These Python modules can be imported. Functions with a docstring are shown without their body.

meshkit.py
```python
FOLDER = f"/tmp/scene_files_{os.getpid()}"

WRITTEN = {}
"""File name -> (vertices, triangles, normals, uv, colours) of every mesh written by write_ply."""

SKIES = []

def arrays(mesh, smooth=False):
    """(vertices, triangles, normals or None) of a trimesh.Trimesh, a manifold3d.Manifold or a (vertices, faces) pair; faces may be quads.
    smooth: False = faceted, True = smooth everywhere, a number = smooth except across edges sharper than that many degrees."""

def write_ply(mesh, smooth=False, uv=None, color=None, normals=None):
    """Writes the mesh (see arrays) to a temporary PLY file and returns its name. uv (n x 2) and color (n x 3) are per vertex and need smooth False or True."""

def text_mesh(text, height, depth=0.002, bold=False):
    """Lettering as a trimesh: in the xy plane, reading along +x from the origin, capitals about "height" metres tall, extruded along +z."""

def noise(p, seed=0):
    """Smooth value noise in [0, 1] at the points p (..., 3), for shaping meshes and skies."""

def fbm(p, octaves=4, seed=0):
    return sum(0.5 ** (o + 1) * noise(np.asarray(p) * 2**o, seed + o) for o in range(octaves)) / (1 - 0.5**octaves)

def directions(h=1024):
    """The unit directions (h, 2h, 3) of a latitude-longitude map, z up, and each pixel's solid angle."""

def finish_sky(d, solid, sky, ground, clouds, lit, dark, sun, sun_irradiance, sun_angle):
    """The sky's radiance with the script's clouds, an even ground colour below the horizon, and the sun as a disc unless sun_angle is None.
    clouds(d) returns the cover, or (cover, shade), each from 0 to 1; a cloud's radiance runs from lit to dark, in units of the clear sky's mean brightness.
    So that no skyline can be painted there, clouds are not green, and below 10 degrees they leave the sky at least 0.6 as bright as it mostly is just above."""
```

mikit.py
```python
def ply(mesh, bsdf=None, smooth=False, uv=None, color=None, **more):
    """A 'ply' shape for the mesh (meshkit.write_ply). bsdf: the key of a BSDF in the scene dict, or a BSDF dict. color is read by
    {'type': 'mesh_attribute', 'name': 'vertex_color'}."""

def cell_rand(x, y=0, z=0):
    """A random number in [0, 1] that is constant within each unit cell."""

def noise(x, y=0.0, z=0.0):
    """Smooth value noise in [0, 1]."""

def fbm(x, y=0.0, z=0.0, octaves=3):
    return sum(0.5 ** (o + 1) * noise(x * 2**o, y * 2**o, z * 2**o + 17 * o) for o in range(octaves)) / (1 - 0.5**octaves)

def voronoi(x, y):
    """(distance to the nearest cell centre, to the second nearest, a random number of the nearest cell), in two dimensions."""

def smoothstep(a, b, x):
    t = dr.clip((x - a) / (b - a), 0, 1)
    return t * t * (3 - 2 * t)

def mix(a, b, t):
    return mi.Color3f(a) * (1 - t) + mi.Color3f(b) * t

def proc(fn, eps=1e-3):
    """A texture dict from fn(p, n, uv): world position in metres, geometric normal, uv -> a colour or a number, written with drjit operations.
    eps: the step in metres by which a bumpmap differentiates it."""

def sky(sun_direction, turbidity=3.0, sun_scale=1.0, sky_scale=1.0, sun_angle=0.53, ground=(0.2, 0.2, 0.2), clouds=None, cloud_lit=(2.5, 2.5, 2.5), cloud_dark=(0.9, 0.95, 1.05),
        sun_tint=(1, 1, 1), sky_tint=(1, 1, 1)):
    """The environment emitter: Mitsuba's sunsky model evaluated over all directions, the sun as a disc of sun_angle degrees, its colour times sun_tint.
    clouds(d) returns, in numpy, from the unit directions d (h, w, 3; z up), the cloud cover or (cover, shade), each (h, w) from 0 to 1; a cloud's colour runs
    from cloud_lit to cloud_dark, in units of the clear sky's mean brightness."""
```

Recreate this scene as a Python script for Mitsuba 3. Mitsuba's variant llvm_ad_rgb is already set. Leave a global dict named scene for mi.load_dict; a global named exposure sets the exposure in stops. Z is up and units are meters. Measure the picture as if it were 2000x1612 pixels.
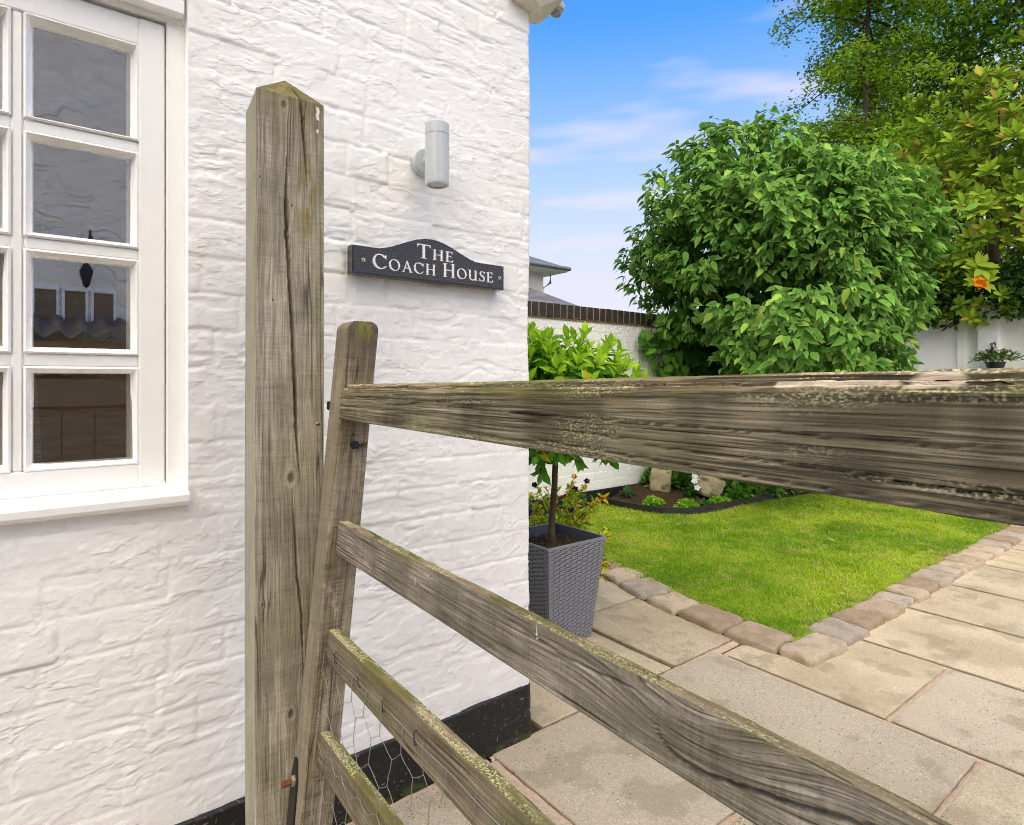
import math
import numpy as np, trimesh, drjit as dr, mitsuba as mi
import mikit, meshkit
from mikit import noise, fbm, voronoi, smoothstep, mix
from shapely.geometry import Polygon, LineString, Point, box as sbox
from shapely.ops import unary_union
from shapely import affinity

T = mi.ScalarTransform4f
scene, labels = {}, {}

# ------------------------------------------------------------------ camera, sky, exposure
FX, FY = 0.6115, 0.7912            # viewing direction: +X runs along the house wall, +Y towards it
CAM = np.array([0.0, 0.0, 1.10])
scene['camera'] = {'type': 'perspective', 'fov': 2 * math.degrees(math.atan(1000 / 1176)), 'fov_axis': 'x',
                   'principal_point_offset_x': 0.0, 'principal_point_offset_y': 61 / 1612,
                   'near_clip': 0.02, 'far_clip': 2000.0,
                   'to_world': T().look_at(origin=CAM.tolist(), target=[FX, FY, 1.10], up=[0, 0, 1])}


def sky_cover(d):
    el = np.degrees(np.arcsin(np.clip(d[..., 2], -1, 1)))
    hz = np.clip((31 - el) / 22, 0, 1) ** 1.2
    q = d / np.maximum(d[..., 2:3] + 0.12, 0.05)
    a, b = q[..., 0] * .79 - q[..., 1] * .61, q[..., 0] * .61 + q[..., 1] * .79
    n = meshkit.fbm(np.stack([a * 1.9 + b * .5 + 2, b * 4.2 + 4 + a * .5, a * 0], -1), 5, 3)
    w = np.clip((n - .52) / .2, 0, 1)
    return np.clip(0.93 * hz + 0.62 * w * (1 - hz), 0, 0.95)


scene['sky'] = mikit.sky((-0.33, -0.52, 0.79), turbidity=2.5, sun_scale=0.72, sky_scale=1.12, sun_angle=84, clouds=sky_cover,
                         cloud_lit=(1.42, 1.34, 1.52), cloud_dark=(1.42, 1.34, 1.52), sky_tint=(0.46, 0.97, 1.38),
                         sun_tint=(1.0, 0.985, 0.85))
exposure = 2.52

# ------------------------------------------------------------------ helpers
count = {}


def num(key):
    k = count[key] = count.get(key, -1) + 1
    return key if k == 0 else f'{key}_{k:03d}'


def lab(key, label=None, cat=None, group=None, kind=None):
    d = labels.setdefault(key, {})
    for a, b in (('label', label), ('category', cat), ('group', group), ('kind', kind)):
        if b: d[a] = b
    return key


def put(key, mesh, bsdf, smooth=False, uv=None, color=None, **kw):
    key = num(key)
    scene[key] = mikit.ply(mesh, bsdf, smooth=smooth, uv=uv, color=color, **kw)
    return key


def put_n(key, v, f, n, bsdf):
    key = num(key)
    scene[key] = {'type': 'ply', 'filename': meshkit.write_ply((v, f), normals=n), 'face_normals': False, 'bsdf': {'type': 'ref', 'id': bsdf}}
    return key


def smooth_normals(v, f):
    n = np.zeros_like(v)
    c = np.cross(v[f[:, 1]] - v[f[:, 0]], v[f[:, 2]] - v[f[:, 0]])
    for k in range(3): np.add.at(n, f[:, k], c)
    return n / np.maximum(np.linalg.norm(n, axis=1, keepdims=True), 1e-12)


def box(x0, x1, y0, y1, z0, z1):
    m = trimesh.creation.box((x1 - x0, y1 - y0, z1 - z0))
    m.apply_translation(((x0 + x1) / 2, (y0 + y1) / 2, (z0 + z1) / 2))
    return m


def cbox(x0, x1, y0, y1, z0, z1, c=.004):
    """box with chamfered edges: hull of three inset boxes (44 triangles)"""
    pts = []
    for a, b, d in ((0, c, c), (c, 0, c), (c, c, 0)):
        for x in (x0 + a, x1 - a):
            for y in (y0 + b, y1 - b):
                for z in (z0 + d, z1 - d): pts.append((x, y, z))
    return trimesh.convex.convex_hull(np.array(pts))


def cat(*ms):
    out = []
    for m in ms: out.extend(m if isinstance(m, (list, tuple)) else [m])
    return trimesh.util.concatenate(out)


def cyl(p0, p1, r, n=20):
    return trimesh.creation.cylinder(r, segment=[p0, p1], sections=n)


def tube(points, radii, sides=6, caps=False):
    p = np.asarray(points, float)
    r = np.broadcast_to(radii, (len(p),))
    t = np.gradient(p, axis=0)
    t /= np.linalg.norm(t, axis=1, keepdims=True) + 1e-12
    a = np.cross(t, np.where(np.abs(t[:, 2:]) < .9, [0, 0, 1.0], [1.0, 0, 0]))
    a /= np.linalg.norm(a, axis=1, keepdims=True) + 1e-12
    b = np.cross(t, a)
    g = np.arange(sides) * 2 * np.pi / sides
    v = p[:, None] + r[:, None, None] * (np.cos(g)[None, :, None] * a[:, None] + np.sin(g)[None, :, None] * b[:, None])
    i, j = np.meshgrid(np.arange(len(p) - 1), np.arange(sides), indexing='ij')
    q = np.stack([i * sides + j, i * sides + (j + 1) % sides, (i + 1) * sides + (j + 1) % sides, (i + 1) * sides + j], -1).reshape(-1, 4)
    return trimesh.Trimesh(v.reshape(-1, 3), np.vstack([q[:, [0, 1, 2]], q[:, [0, 2, 3]]]), process=False)


def extrude(poly, depth):
    gs = getattr(poly, 'geoms', [poly])
    return trimesh.util.concatenate([trimesh.creation.extrude_polygon(g, depth, engine='earcut') for g in gs])


def xz_extrude(poly, y0, y1):
    """polygon in (x, z), extruded from y1 (back) to y0 (front, towards the camera)"""
    m = extrude(poly, y1 - y0)
    m.vertices = np.stack([m.vertices[:, 0], y1 - m.vertices[:, 2], m.vertices[:, 1]], 1)
    m.fix_normals()
    return m


# ------------------------------------------------------------------ materials
def principled(color, rough=.6, spec=.4, **kw):
    c = color if isinstance(color, dict) else {'type': 'rgb', 'value': list(color)}
    return {'type': 'principled', 'base_color': c, 'roughness': rough, 'specular': spec, **kw}


def mat(name, color, rough=.6, spec=.4, bump=None, eps=8e-4, **kw):
    b = principled(color, rough, spec, **kw)
    if bump is not None:
        b = {'type': 'bumpmap', 'height': mikit.proc(bump, eps), 'scale': 1.0, 'bsdf': b}
    scene[name] = {'type': 'twosided', 'bsdf': b}


def wall_col(p, n, uv):
    g = fbm(p.x * 2.1 + 5, p.y * 2.1 + p.z * 2.6, p.z * 1.7, 3)
    s = noise(p.x * 130, p.y * 130, p.z * 130)
    fleck = smoothstep(.93, .97, noise(p.x * 55 + 3, p.y * 55, p.z * 55)) * smoothstep(.5, .7, fbm(p.x * 7, p.y * 7, p.z * 7, 2)) * .35
    c = mix((.80, .80, .785), (.86, .862, .855), smoothstep(.3, .7, g)) * (.97 + .05 * s)
    return mix(c, (.45, .41, .35), fleck)


def wall_bump(p, n, uv):
    a = p.x + p.y
    h = fbm(a * 60, p.z * 95, 2.5, 3) * .0011
    w = fbm(a * 26 + 7, p.z * 60 + fbm(a * 14, p.z * 14) * 2.0, 1.3, 3)
    h = h + smoothstep(.50, .56, w) * .0011 * smoothstep(.35, .65, noise(a * 9, p.z * 9, 4.0))
    return h + noise(a * 260, p.z * 300) * .00035


mat('painted_brick', mikit.proc(wall_col), .55, .3, wall_bump)


def plinth_col(p, n, uv):
    s = smoothstep(.62, .78, fbm((p.x + p.y) * 60, p.z * 60, 0.5, 3))
    dots = smoothstep(.90, .94, noise((p.x + p.y) * 140, p.z * 140, 2.0))
    c = mix((.012, .012, .013), (.045, .036, .032), s)
    c = mix(c, (.30, .28, .25), dots * .5)
    moss = smoothstep(.03, .0, p.z) * smoothstep(.4, .6, noise(p.x * 30, p.y * 30, p.z * 30))
    return mix(c, (.05, .07, .015), moss)


mat('black_plinth_paint', mikit.proc(plinth_col), .42, .4, lambda p, n, uv: fbm((p.x + p.y) * 90, p.z * 90, 1.0, 3) * .0022)


def joinery_col(p, n, uv):
    s = fbm(p.x * 9, p.y * 9, p.z * 9, 3)
    return mix((.84, .842, .825), (.88, .882, .872), s)


mat('white_joinery', mikit.proc(joinery_col), .34, .45, lambda p, n, uv: fbm(p.x * 60, p.y * 60, p.z * 18, 2) * .0006)
mat('cream_plastic', (.66, .63, .54), .45)
scene['window_glass'] = {'type': 'thindielectric', 'int_ior': 5.0, 'ext_ior': 1.0}
mat('dark_room', (.16, .13, .10), .8)
mat('blue_cloth', mikit.proc(lambda p, n, uv: mix((.10, .16, .26), (.26, .36, .48), noise(p.x * 60, p.y * 60, p.z * 260))), .9, .1,
    lambda p, n, uv: noise(p.x * 60, p.y * 60, p.z * 260) * .002)


def knot_field(l, v, knots):
    """distance fields of knots, and how far they push the grain sideways"""
    push, core, ring = mi.Float(0), mi.Float(0), mi.Float(0)
    for (kl, kv, r) in knots:
        dl, dv = (l - kl) / (r * 1.7), (v - kv) / r
        d2 = dl * dl + dv * dv
        push = push + (v - kv) * dr.exp(-d2 * .45) * -.75
        d = dr.sqrt(d2)
        core = dr.maximum(core, smoothstep(.75, .35, d))
        ring = dr.maximum(ring, smoothstep(1.25, 1.0, d) * smoothstep(.72, .95, d))
    return push, core, ring


def wood_pair(seed, dark, mid, light, knots=(), ring_w=.0075, green=(.20, .19, .06), green_amt=.35, saw=1.0, streak=.5, warp=None, rings_amt=.22, coarse=1.0, con=1.5, lf=1.0, fibre=.45, ff=900.0, mw=1.0):
    def grain(uv):
        l, v = uv.x, uv.y
        push, core, ring = knot_field(l, v, knots)
        w = v + push + (noise(l * 2.3 + seed, v * 14) - .5) * .014 + (noise(l * 9 + seed, v * 40) - .5) * .0022
        if warp is not None: w = w + warp(l, v)
        fine = fbm(l * 8 * lf + seed, w * 640 * coarse, seed, 4)
        mid_g = fbm(l * 3 * lf + seed, w * 150 * coarse, 3.1 + seed, 3)
        str_ = smoothstep(.25, .75, fbm(l * 3, w * 45, seed * 2.2, 2))
        ph = (w + .006 * noise(l * 3, w * 60, seed)) * (6.2832 / ring_w) + 3.0 * noise(l * 2, w * 25, 2 * seed)
        rings = (.5 + .5 * dr.sin(ph)) * str_ + .5 * (1 - str_)
        n1 = noise(l * 3.2 + seed, w * 190 * coarse, 9 + seed)
        chk = smoothstep(.90, .985, 1 - dr.abs(2 * n1 - 1)) * smoothstep(.48, .62, fbm(l * 5, w * 50, 4 + seed, 2))
        f1 = fbm(l * 13 * lf + 2 * seed, w * ff, 5 + seed, 3)
        fib = smoothstep(.50, .60, f1)
        return l, v, w, fine, mid_g, rings, core, ring, chk, fib

    def col(p, n, uv):
        l, v, w, fine, mid_g, rings, core, ring, chk, fib = grain(uv)
        t = (1 - rings_amt) * (fine + mw * mid_g) / (1 + mw) + rings_amt * rings
        t = .5 + (t - .5) * con
        c = mix(dark, mid, smoothstep(.12, .5, t))
        c = mix(c, light, smoothstep(.45, .85, t))
        c = mix(c, mi.Color3f(dark) * .55, fib * fibre)
        blot = fbm(l * 7 + seed, v * 24, seed * 1.7, 3)
        c = c * (.66 + .68 * blot)
        st = smoothstep(.50, .68, fbm(l * 16 + seed, v * 5, seed, 3))
        c = mix(c, mi.Color3f(dark) * .62, st * streak * .7)
        g = smoothstep(.46, .66, fbm(l * 8 + 3 * seed, v * 16, seed + 4, 3))
        c = mix(c, green, g * green_amt)
        sw = noise(l * 420, v * 30 + seed) * noise(l * 75, v * 70, seed)
        c = c * (1 - .34 * saw * sw)
        gr = noise(l * 700, v * 900, seed)
        c = c * (.88 + .24 * gr)
        c = mix(c, (.050, .036, .020), core * .65)
        c = mix(c, mi.Color3f(light), ring * .28 * noise(l * 300, v * 300))
        return mix(c, mi.Color3f(dark) * .25, chk * .75)

    def bump(p, n, uv):
        l, v, w, fine, mid_g, rings, core, ring, chk, fib = grain(uv)
        return fine * .0008 - fib * .0006 + rings * .00022 + mid_g * .0007 - chk * .0010 + noise(l * 420, v * 30 + seed) * .00028 * saw - core * .001

    return col, bump


def lichened(col, tops, face_amt=.25, seed=1.0, white=None, vscale=1.0, spots=(), band=0.0):
    """pale lichen crust and moss over a wood colour: on the faces that look up and, thinner, on the upper part of the front face"""
    def f(p, n, uv):
        c = col(p, n, uv)
        l, v = uv.x, uv.y
        up = smoothstep(.25, .6, n.z) * smoothstep(-.004, -.001, v)
        fringe = smoothstep(-.022 * vscale, -.001, v) * (1 - up)
        c = mix(c, mi.Color3f(.33, .25, .16) * (.6 + .7 * noise(l * 40, v * 500)), up * .75)
        dark = smoothstep(.55, .66, fbm(l * 26 + seed, v * 190, seed, 3))
        c = mix(c, (.05, .04, .025), dark * up * .75)
        moss = smoothstep(.40, .62, fbm(l * 9 + seed * 5, v * 30, seed, 3))
        c = mix(c, (.135, .130, .035), moss * (up * tops * .8 + fringe * .55 * smoothstep(.45, .6, noise(l * 12 + seed, 1.5))))
        patch = smoothstep(.42, .60, fbm(l * 13 + 2 * seed, v * 45, seed + 9, 3))
        speck = smoothstep(.46, .66, fbm(l * 520, v * 520, seed, 3))
        c = mix(c, mi.Color3f(.55, .52, .27) * (.7 + .5 * noise(l * 500, v * 500, 3.0)), speck * patch * (up * tops))
        p2 = smoothstep(.50, .68, fbm(l * 9 + seed, v * 75, seed + 2, 4))
        sp2 = smoothstep(.44, .70, fbm(l * 520, v * 900, seed, 3))
        c = mix(c, mi.Color3f(.40, .39, .235) * (.7 + .6 * noise(l * 90, v * 300, 5.0)), p2 * sp2 * face_amt * (1 - up))
        if white is not None:
            for (l0, l1, v0, v1) in white:
                e = (noise(l * 45, v * 200) - .5) * .02
                m = smoothstep(l0, l0 + .006, l + e) * smoothstep(l1, l1 - .006, l + e) * smoothstep(v0, v0 + .003, v + e * .2) * smoothstep(v1, v1 - .003, v + e * .2)
                c = mix(c, (.66, .55, .42), m * smoothstep(.30, .42, fbm(l * 20, v * 260, 2.0, 2)))
        c = mix(c, mi.Color3f(.05, .042, .026), smoothstep(-.0065, -.002, v) * smoothstep(.0005, -.001, v) * (1 - up) * band * smoothstep(.3, .6, noise(l * 30 + seed, v * 200)))
        for (l0, v0, rl, rv) in spots:
            dd = dr.square((l - l0) / rl) + dr.square((v - v0) / rv) + .5 * (noise(l * 600, v * 600) - .5)
            c = mix(c, (.70, .69, .64), smoothstep(1.0, .6, dd) * .85)
        return c
    return f


POST_KNOTS = [(.918, .064, .0105), (1.431, .0635, .0035), (1.617, .049, .0075), (1.474, .007, .003), (.473, .065, .0085), (.691, .013, .0035), (1.25, .03, .003)]
pc, pb = wood_pair(1.3, (.200, .172, .120), (.400, .355, .270), (.575, .535, .435), POST_KNOTS, .0085, (.215, .20, .095), .35, 1.0, .22, None, .12, 1.0, 1.5, 1.6, .40, 820., .6)


def post_col(p, n, uv):
    c = pc(p, n, uv)
    l, v = uv.x, uv.y
    top = smoothstep(1.625, 1.645, l) * smoothstep(.2, .5, n.z)
    c = mix(c, mi.Color3f(.17, .145, .045) * (.25 + 1.5 * fbm(p.x * 130, p.y * 130, p.z * 130, 4)), top * .88)
    tf = smoothstep(1.50, 1.64, l + (noise(v * 160, l * 4) - .5) * .12) * (1 - top)
    c = mix(c, mi.Color3f(.15, .125, .055), tf * .5)
    stain = smoothstep(.028, .0, dr.abs(v - .094)) * smoothstep(1.33, 1.42, l) * smoothstep(1.56, 1.47, l) * smoothstep(.3, .6, fbm(l * 20, v * 150))
    c = mix(c, (.21, .17, .025), stain * .8)
    # the left face is paler and greyer
    c = mix(c, mi.Color3f(.36, .35, .27) * (.7 + .5 * fbm(l * 5, v * 300, 2.0)), smoothstep(.0, -.004, v) * .7)
    wp = smoothstep(.0035, .002, dr.abs(v - .113 + (noise(l * 200, 1.0) - .5) * .003)) * smoothstep(1.604, 1.607, l) * smoothstep(1.632, 1.628, l)
    wp = dr.maximum(wp, smoothstep(.0022, .001, dr.abs(v - .113)) * smoothstep(1.579, 1.581, l) * smoothstep(1.588, 1.586, l))
    return mix(c, (.8, .79, .74), wp)


mat('post_wood', mikit.proc(post_col), .8, .2, pb, 4e-4)
sc_, sb_ = wood_pair(4.1, (.175, .138, .088), (.335, .275, .190), (.49, .42, .31), [(1.0, .03, .004)], .012, (.13, .12, .05), .35, 1.7, .35, None, .08, 1.0, 1.5, 1.4, .35, 800., .8)


def stile_col(p, n, uv):
    c = sc_(p, n, uv)
    l, v = uv.x, uv.y
    top = smoothstep(1.11, 1.20, l + (noise(v * 90, l * 9) - .5) * .06)
    c = mix(c, mi.Color3f(.105, .088, .062), top * .75)
    m = smoothstep(.5, .62, fbm(l * 40, v * 60, 2.0, 3)) * smoothstep(1.165, 1.2, l)
    c = mix(c, (.20, .20, .04), m * .8)
    c = mix(c, mi.Color3f(.27, .235, .17) * (.75 + .5 * fbm(l * 4, v * 300, 5.0)), smoothstep(.0, -.003, v) * .5)
    scar = smoothstep(.60, .35, fbm(l * 130, v * 300, 3.0, 3)) * smoothstep(.011, .002, dr.abs(v - .02 + (l - .70) * .45) + (noise(l * 60, v * 200) - .5) * .006) * smoothstep(.665, .675, l) * smoothstep(.735, .725, l)
    return mix(c, (.46, .36, .27), scar * .7)


mat('stile_wood', mikit.proc(stile_col), .8, .2, sb_, 4e-4)
tc_, tb_ = wood_pair(7.7, (.066, .055, .034), (.200, .172, .112), (.38, .34, .24), [(.68, -.040, .004)], .0046, (.125, .12, .06), .50, .3, .75, None, .10, 1.0, 1.65, 1.25, .58, 620., .55)
mat('top_rail_wood', mikit.proc(lichened(tc_, 1.0, .75, 2.2, [(.84, .925, .001, .0105), (.925, .955, .001, .017)], 1.0, (), .8)), .85, .2, tb_, 4e-4)


def swirl(l, v):
    # the grain sweeps down round a big knot in the second rail
    a = (l - .775) / .085
    return .030 * dr.exp(-a * a) * smoothstep(-.072, -.02, v)


rc_, rb_ = wood_pair(2.9, (.115, .099, .074), (.270, .240, .190), (.46, .42, .345), [(.90, -.030, .004), (.34, -.012, .003), (.72, -.002, .006)], .0065, (.13, .12, .06), .22, 1.0, .5, swirl, .12, 1.0, 1.6, 2.6, .30, 760., .7)
mat('rail_wood', mikit.proc(lichened(rc_, .8, .12, 5.2, None, 1.0, [(.572, -.014, .0016, .0055), (.5715, -.010, .0008, .008), (.30, -.03, .0010, .007)])), .85, .2, rb_, 4e-4)
lc_, lb_ = wood_pair(9.4, (.100, .080, .050), (.225, .185, .125), (.37, .315, .22), [(.17, -.04, .003)], .008, (.115, .115, .04), .60, 1.2, .5, None, .10, 1.0, 1.5, 1.6, .42, 700., .8)
mat('low_rail_wood', mikit.proc(lichened(lc_, 1.1, .12, 8.3)), .85, .2, lb_, 4e-4)

mat('iron', (.05, .05, .052), .45, .5, metallic=.6)
mat('rusty_iron', mikit.proc(lambda p, n, uv: mix((.12, .04, .016), (.22, .085, .03), noise(p.x * 400, p.y * 400, p.z * 400))), .8)
mat('brass', (.72, .60, .30), .3, .5, metallic=.9)
mat('dull_steel', (.42, .41, .38), .4, .5, metallic=.8)
mat('wire_steel', (.36, .37, .37), .45, .5, metallic=.6)
mat('void', (.012, .010, .008), .95, .05)


def granite(p, n, uv):
    s = fbm(p.x * 900, p.y * 900, p.z * 900, 2)
    return mix((.018, .018, .020), (.11, .11, .115), smoothstep(.52, .72, s))


mat('black_granite', mikit.proc(granite), .12, .5)
mat('letter_paint', (.80, .80, .79), .5)
mat('lamp_metal', (.50, .535, .555), .28, .5, clearcoat=.4)
mat('lamp_lens', (.30, .31, .31), .15, .6)


def slab_col(p, n, uv):
    cx, cy = uv.x, uv.y      # one random pair per slab
    g = fbm(p.x * 4 + cx * 9, p.y * 4, cy * 7, 3)
    c = mix((.395, .325, .220), (.505, .430, .305), smoothstep(.3, .7, g)) * (.86 + .26 * cx)
    c = mix(c, mi.Color3f(.385, .345, .28) * (.9 + .2 * cy), smoothstep(.3, .8, cy) * .5)
    grain = fbm(p.x * 300, p.y * 300, p.z * 300, 2)
    c = c * (.62 + .74 * grain)
    dirt = smoothstep(.53, .66, fbm(p.x * 11 + 4, p.y * 11, 2.0 + cy, 4))
    c = mix(c, (.17, .14, .085), dirt * .34)
    d1, d2, r = voronoi(p.x * 62, p.y * 62)
    pits = smoothstep(.13, .06, d1 - .07 * noise(p.x * 140, p.y * 140)) * smoothstep(.72, .78, r)
    light = smoothstep(.12, .07, d1) * smoothstep(.12, .08, r)
    c = mix(c, (.035, .028, .018), pits * .75 * smoothstep(.42, .58, fbm(p.x * 5, p.y * 5, 8.0, 3)))
    return mix(c, (.75, .71, .63), light)


mat('paving_slab', mikit.proc(slab_col), .85, .2, lambda p, n, uv: fbm(p.x * 210, p.y * 210, p.z * 210, 3) * .0026 + fbm(p.x * 28, p.y * 28, 0.0, 2) * .003 - smoothstep(.17, .1, voronoi(p.x * 62, p.y * 62)[0]) * .0006)
mat('mortar', mikit.proc(lambda p, n, uv: mix((.46, .33, .235), (.54, .435, .325), fbm(p.x * 16, p.y * 16, p.z * 16, 3)) * (.8 + .3 * noise(p.x * 260, p.y * 260))), .9, .15,
    lambda p, n, uv: fbm(p.x * 70, p.y * 70, 1.0, 3) * .003)


def cobble_col(p, n, uv):
    c = mix((.30, .225, .16), (.44, .36, .265), smoothstep(.2, .8, uv.x + .3 * (fbm(p.x * 14, p.y * 14, p.z * 14, 3) - .5)))
    c = mix(c, (.38, .345, .30), smoothstep(.8, .9, uv.y) * .6)
    c = mix(c, mi.Color3f(.17, .14, .08), smoothstep(.45, .62, fbm(p.x * 22, p.y * 22, p.z * 22, 3)) * .32)
    return c * (.72 + .5 * fbm(p.x * 190, p.y * 190, p.z * 190, 2))


mat('sandstone_sett', mikit.proc(cobble_col), .85, .2, lambda p, n, uv: fbm(p.x * 60, p.y * 60, p.z * 60, 4) * .007)
mat('bed_stone', mikit.proc(lambda p, n, uv: mix(mix((.30, .245, .14), (.46, .40, .27), fbm(p.x * 17, p.y * 17, p.z * 17, 4)), (.09, .075, .02),
    smoothstep(.48, .62, fbm(p.x * 12 + 4, p.y * 12, p.z * 12, 3)) * .8)), .9, .15, lambda p, n, uv: fbm(p.x * 60, p.y * 60, p.z * 60, 4) * .01)
mat('soil', mikit.proc(lambda p, n, uv: mix((.022, .014, .009), (.085, .056, .034), fbm(p.x * 70, p.y * 70, p.z * 70, 4))), .95, .1, lambda p, n, uv: fbm(p.x * 80, p.y * 80, p.z * 80, 3) * .02)
mat('soil_under_grass', mikit.proc(lambda p, n, uv: mix((.14, .22, .02), (.24, .33, .03), fbm(p.x * 5, p.y * 5, 0.0, 3))), .95, .1)
mat('ground_earth', mikit.proc(lambda p, n, uv: mix((.10, .09, .06), (.14, .15, .07), fbm(p.x * .3, p.y * .3, 0.0, 3))), .95, .1)
mat('black_edging', mikit.proc(lambda p, n, uv: mix((.016, .016, .017), (.045, .042, .038), fbm(p.x * 25, p.y * 25, p.z * 60, 3))), .6, .3)
mat('coping_brick', mikit.proc(lambda p, n, uv: mix((.020, .017, .018), (.060, .048, .046), fbm(p.x * 30, p.y * 30, p.z * 30, 3))), .5, .4)
mat('coping_mortar', mikit.proc(lambda p, n, uv: mix((.20, .155, .10), (.32, .25, .16), fbm(p.x * 40, p.y * 40, p.z * 40, 3))), .9, .1)
mat('slate', mikit.proc(lambda p, n, uv: mix((.085, .085, .10), (.16, .155, .165), noise(dr.floor(p.x * 3.3) * .7 + dr.floor(p.z * 9) * .5, dr.floor(p.y * 3.3) * .7, dr.floor(p.z * 9)))), .6)
mat('far_render', (.66, .66, .64), .8)
mat('grey_paint', (.16, .19, .20), .5)


def planter_col(p, n, uv):
    return mix((.185, .192, .212), (.265, .272, .295), noise(p.x * 30, p.y * 30, p.z * 400))


mat('planter_resin', mikit.proc(planter_col), .42, .4)
mat('planter_core', (.030, .032, .038), .6)
mat('planter_inner', (.085, .098, .118), .5)
mat('bark', mikit.proc(lambda p, n, uv: mix((.045, .034, .022), (.14, .105, .07), fbm(p.x * 90, p.y * 90, p.z * 22, 3))), .9, .1, lambda p, n, uv: fbm(p.x * 90, p.y * 90, p.z * 30, 3) * .004)
mat('black_pot', (.02, .022, .025), .4)
mat('lantern_black', (.012, .012, .013), .4)
mat('roughcast', mikit.proc(lambda p, n, uv: mix((.85, .75, .61), (.92, .83, .69), fbm(p.x * 3, p.y * 3, p.z * 3, 3))), .8, .2,
    lambda p, n, uv: dr.abs(noise(p.x * 5 + fbm(p.x * 2, p.z * 2) * 4, p.z * 22 + fbm(p.x * 6, p.z * 5) * 8, 1.0) - .5) * .034 + fbm(p.x * 60, p.z * 60, 1.0, 2) * .004, 3e-3)
mat('shed_timber', mikit.proc(lambda p, n, uv: mix((.12, .08, .045), (.34, .235, .135), fbm(p.x * 6, p.y * 6, p.z * 120, 3))), .85)
mat('fibre_cement', mikit.proc(lambda p, n, uv: mix((.07, .055, .042), (.15, .12, .095), fbm(p.x * 12, p.y * 12, p.z * 12, 3))), .9)
for nm, rg, tr, sp in (('leaf_gloss', .28, .50, .5), ('leaf_matt', .55, .75, .3), ('petal', .7, .8, .2), ('grass_blade', .55, .8, .3)):
    scene[nm] = {'type': 'principledthin', 'base_color': {'type': 'mesh_attribute', 'name': 'vertex_color'}, 'roughness': rg, 'diff_trans': tr, 'eta': 1.6, 'spec_trans': 0.0}
mat('leaf_vein_brown', (.13, .05, .02), .8)

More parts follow.
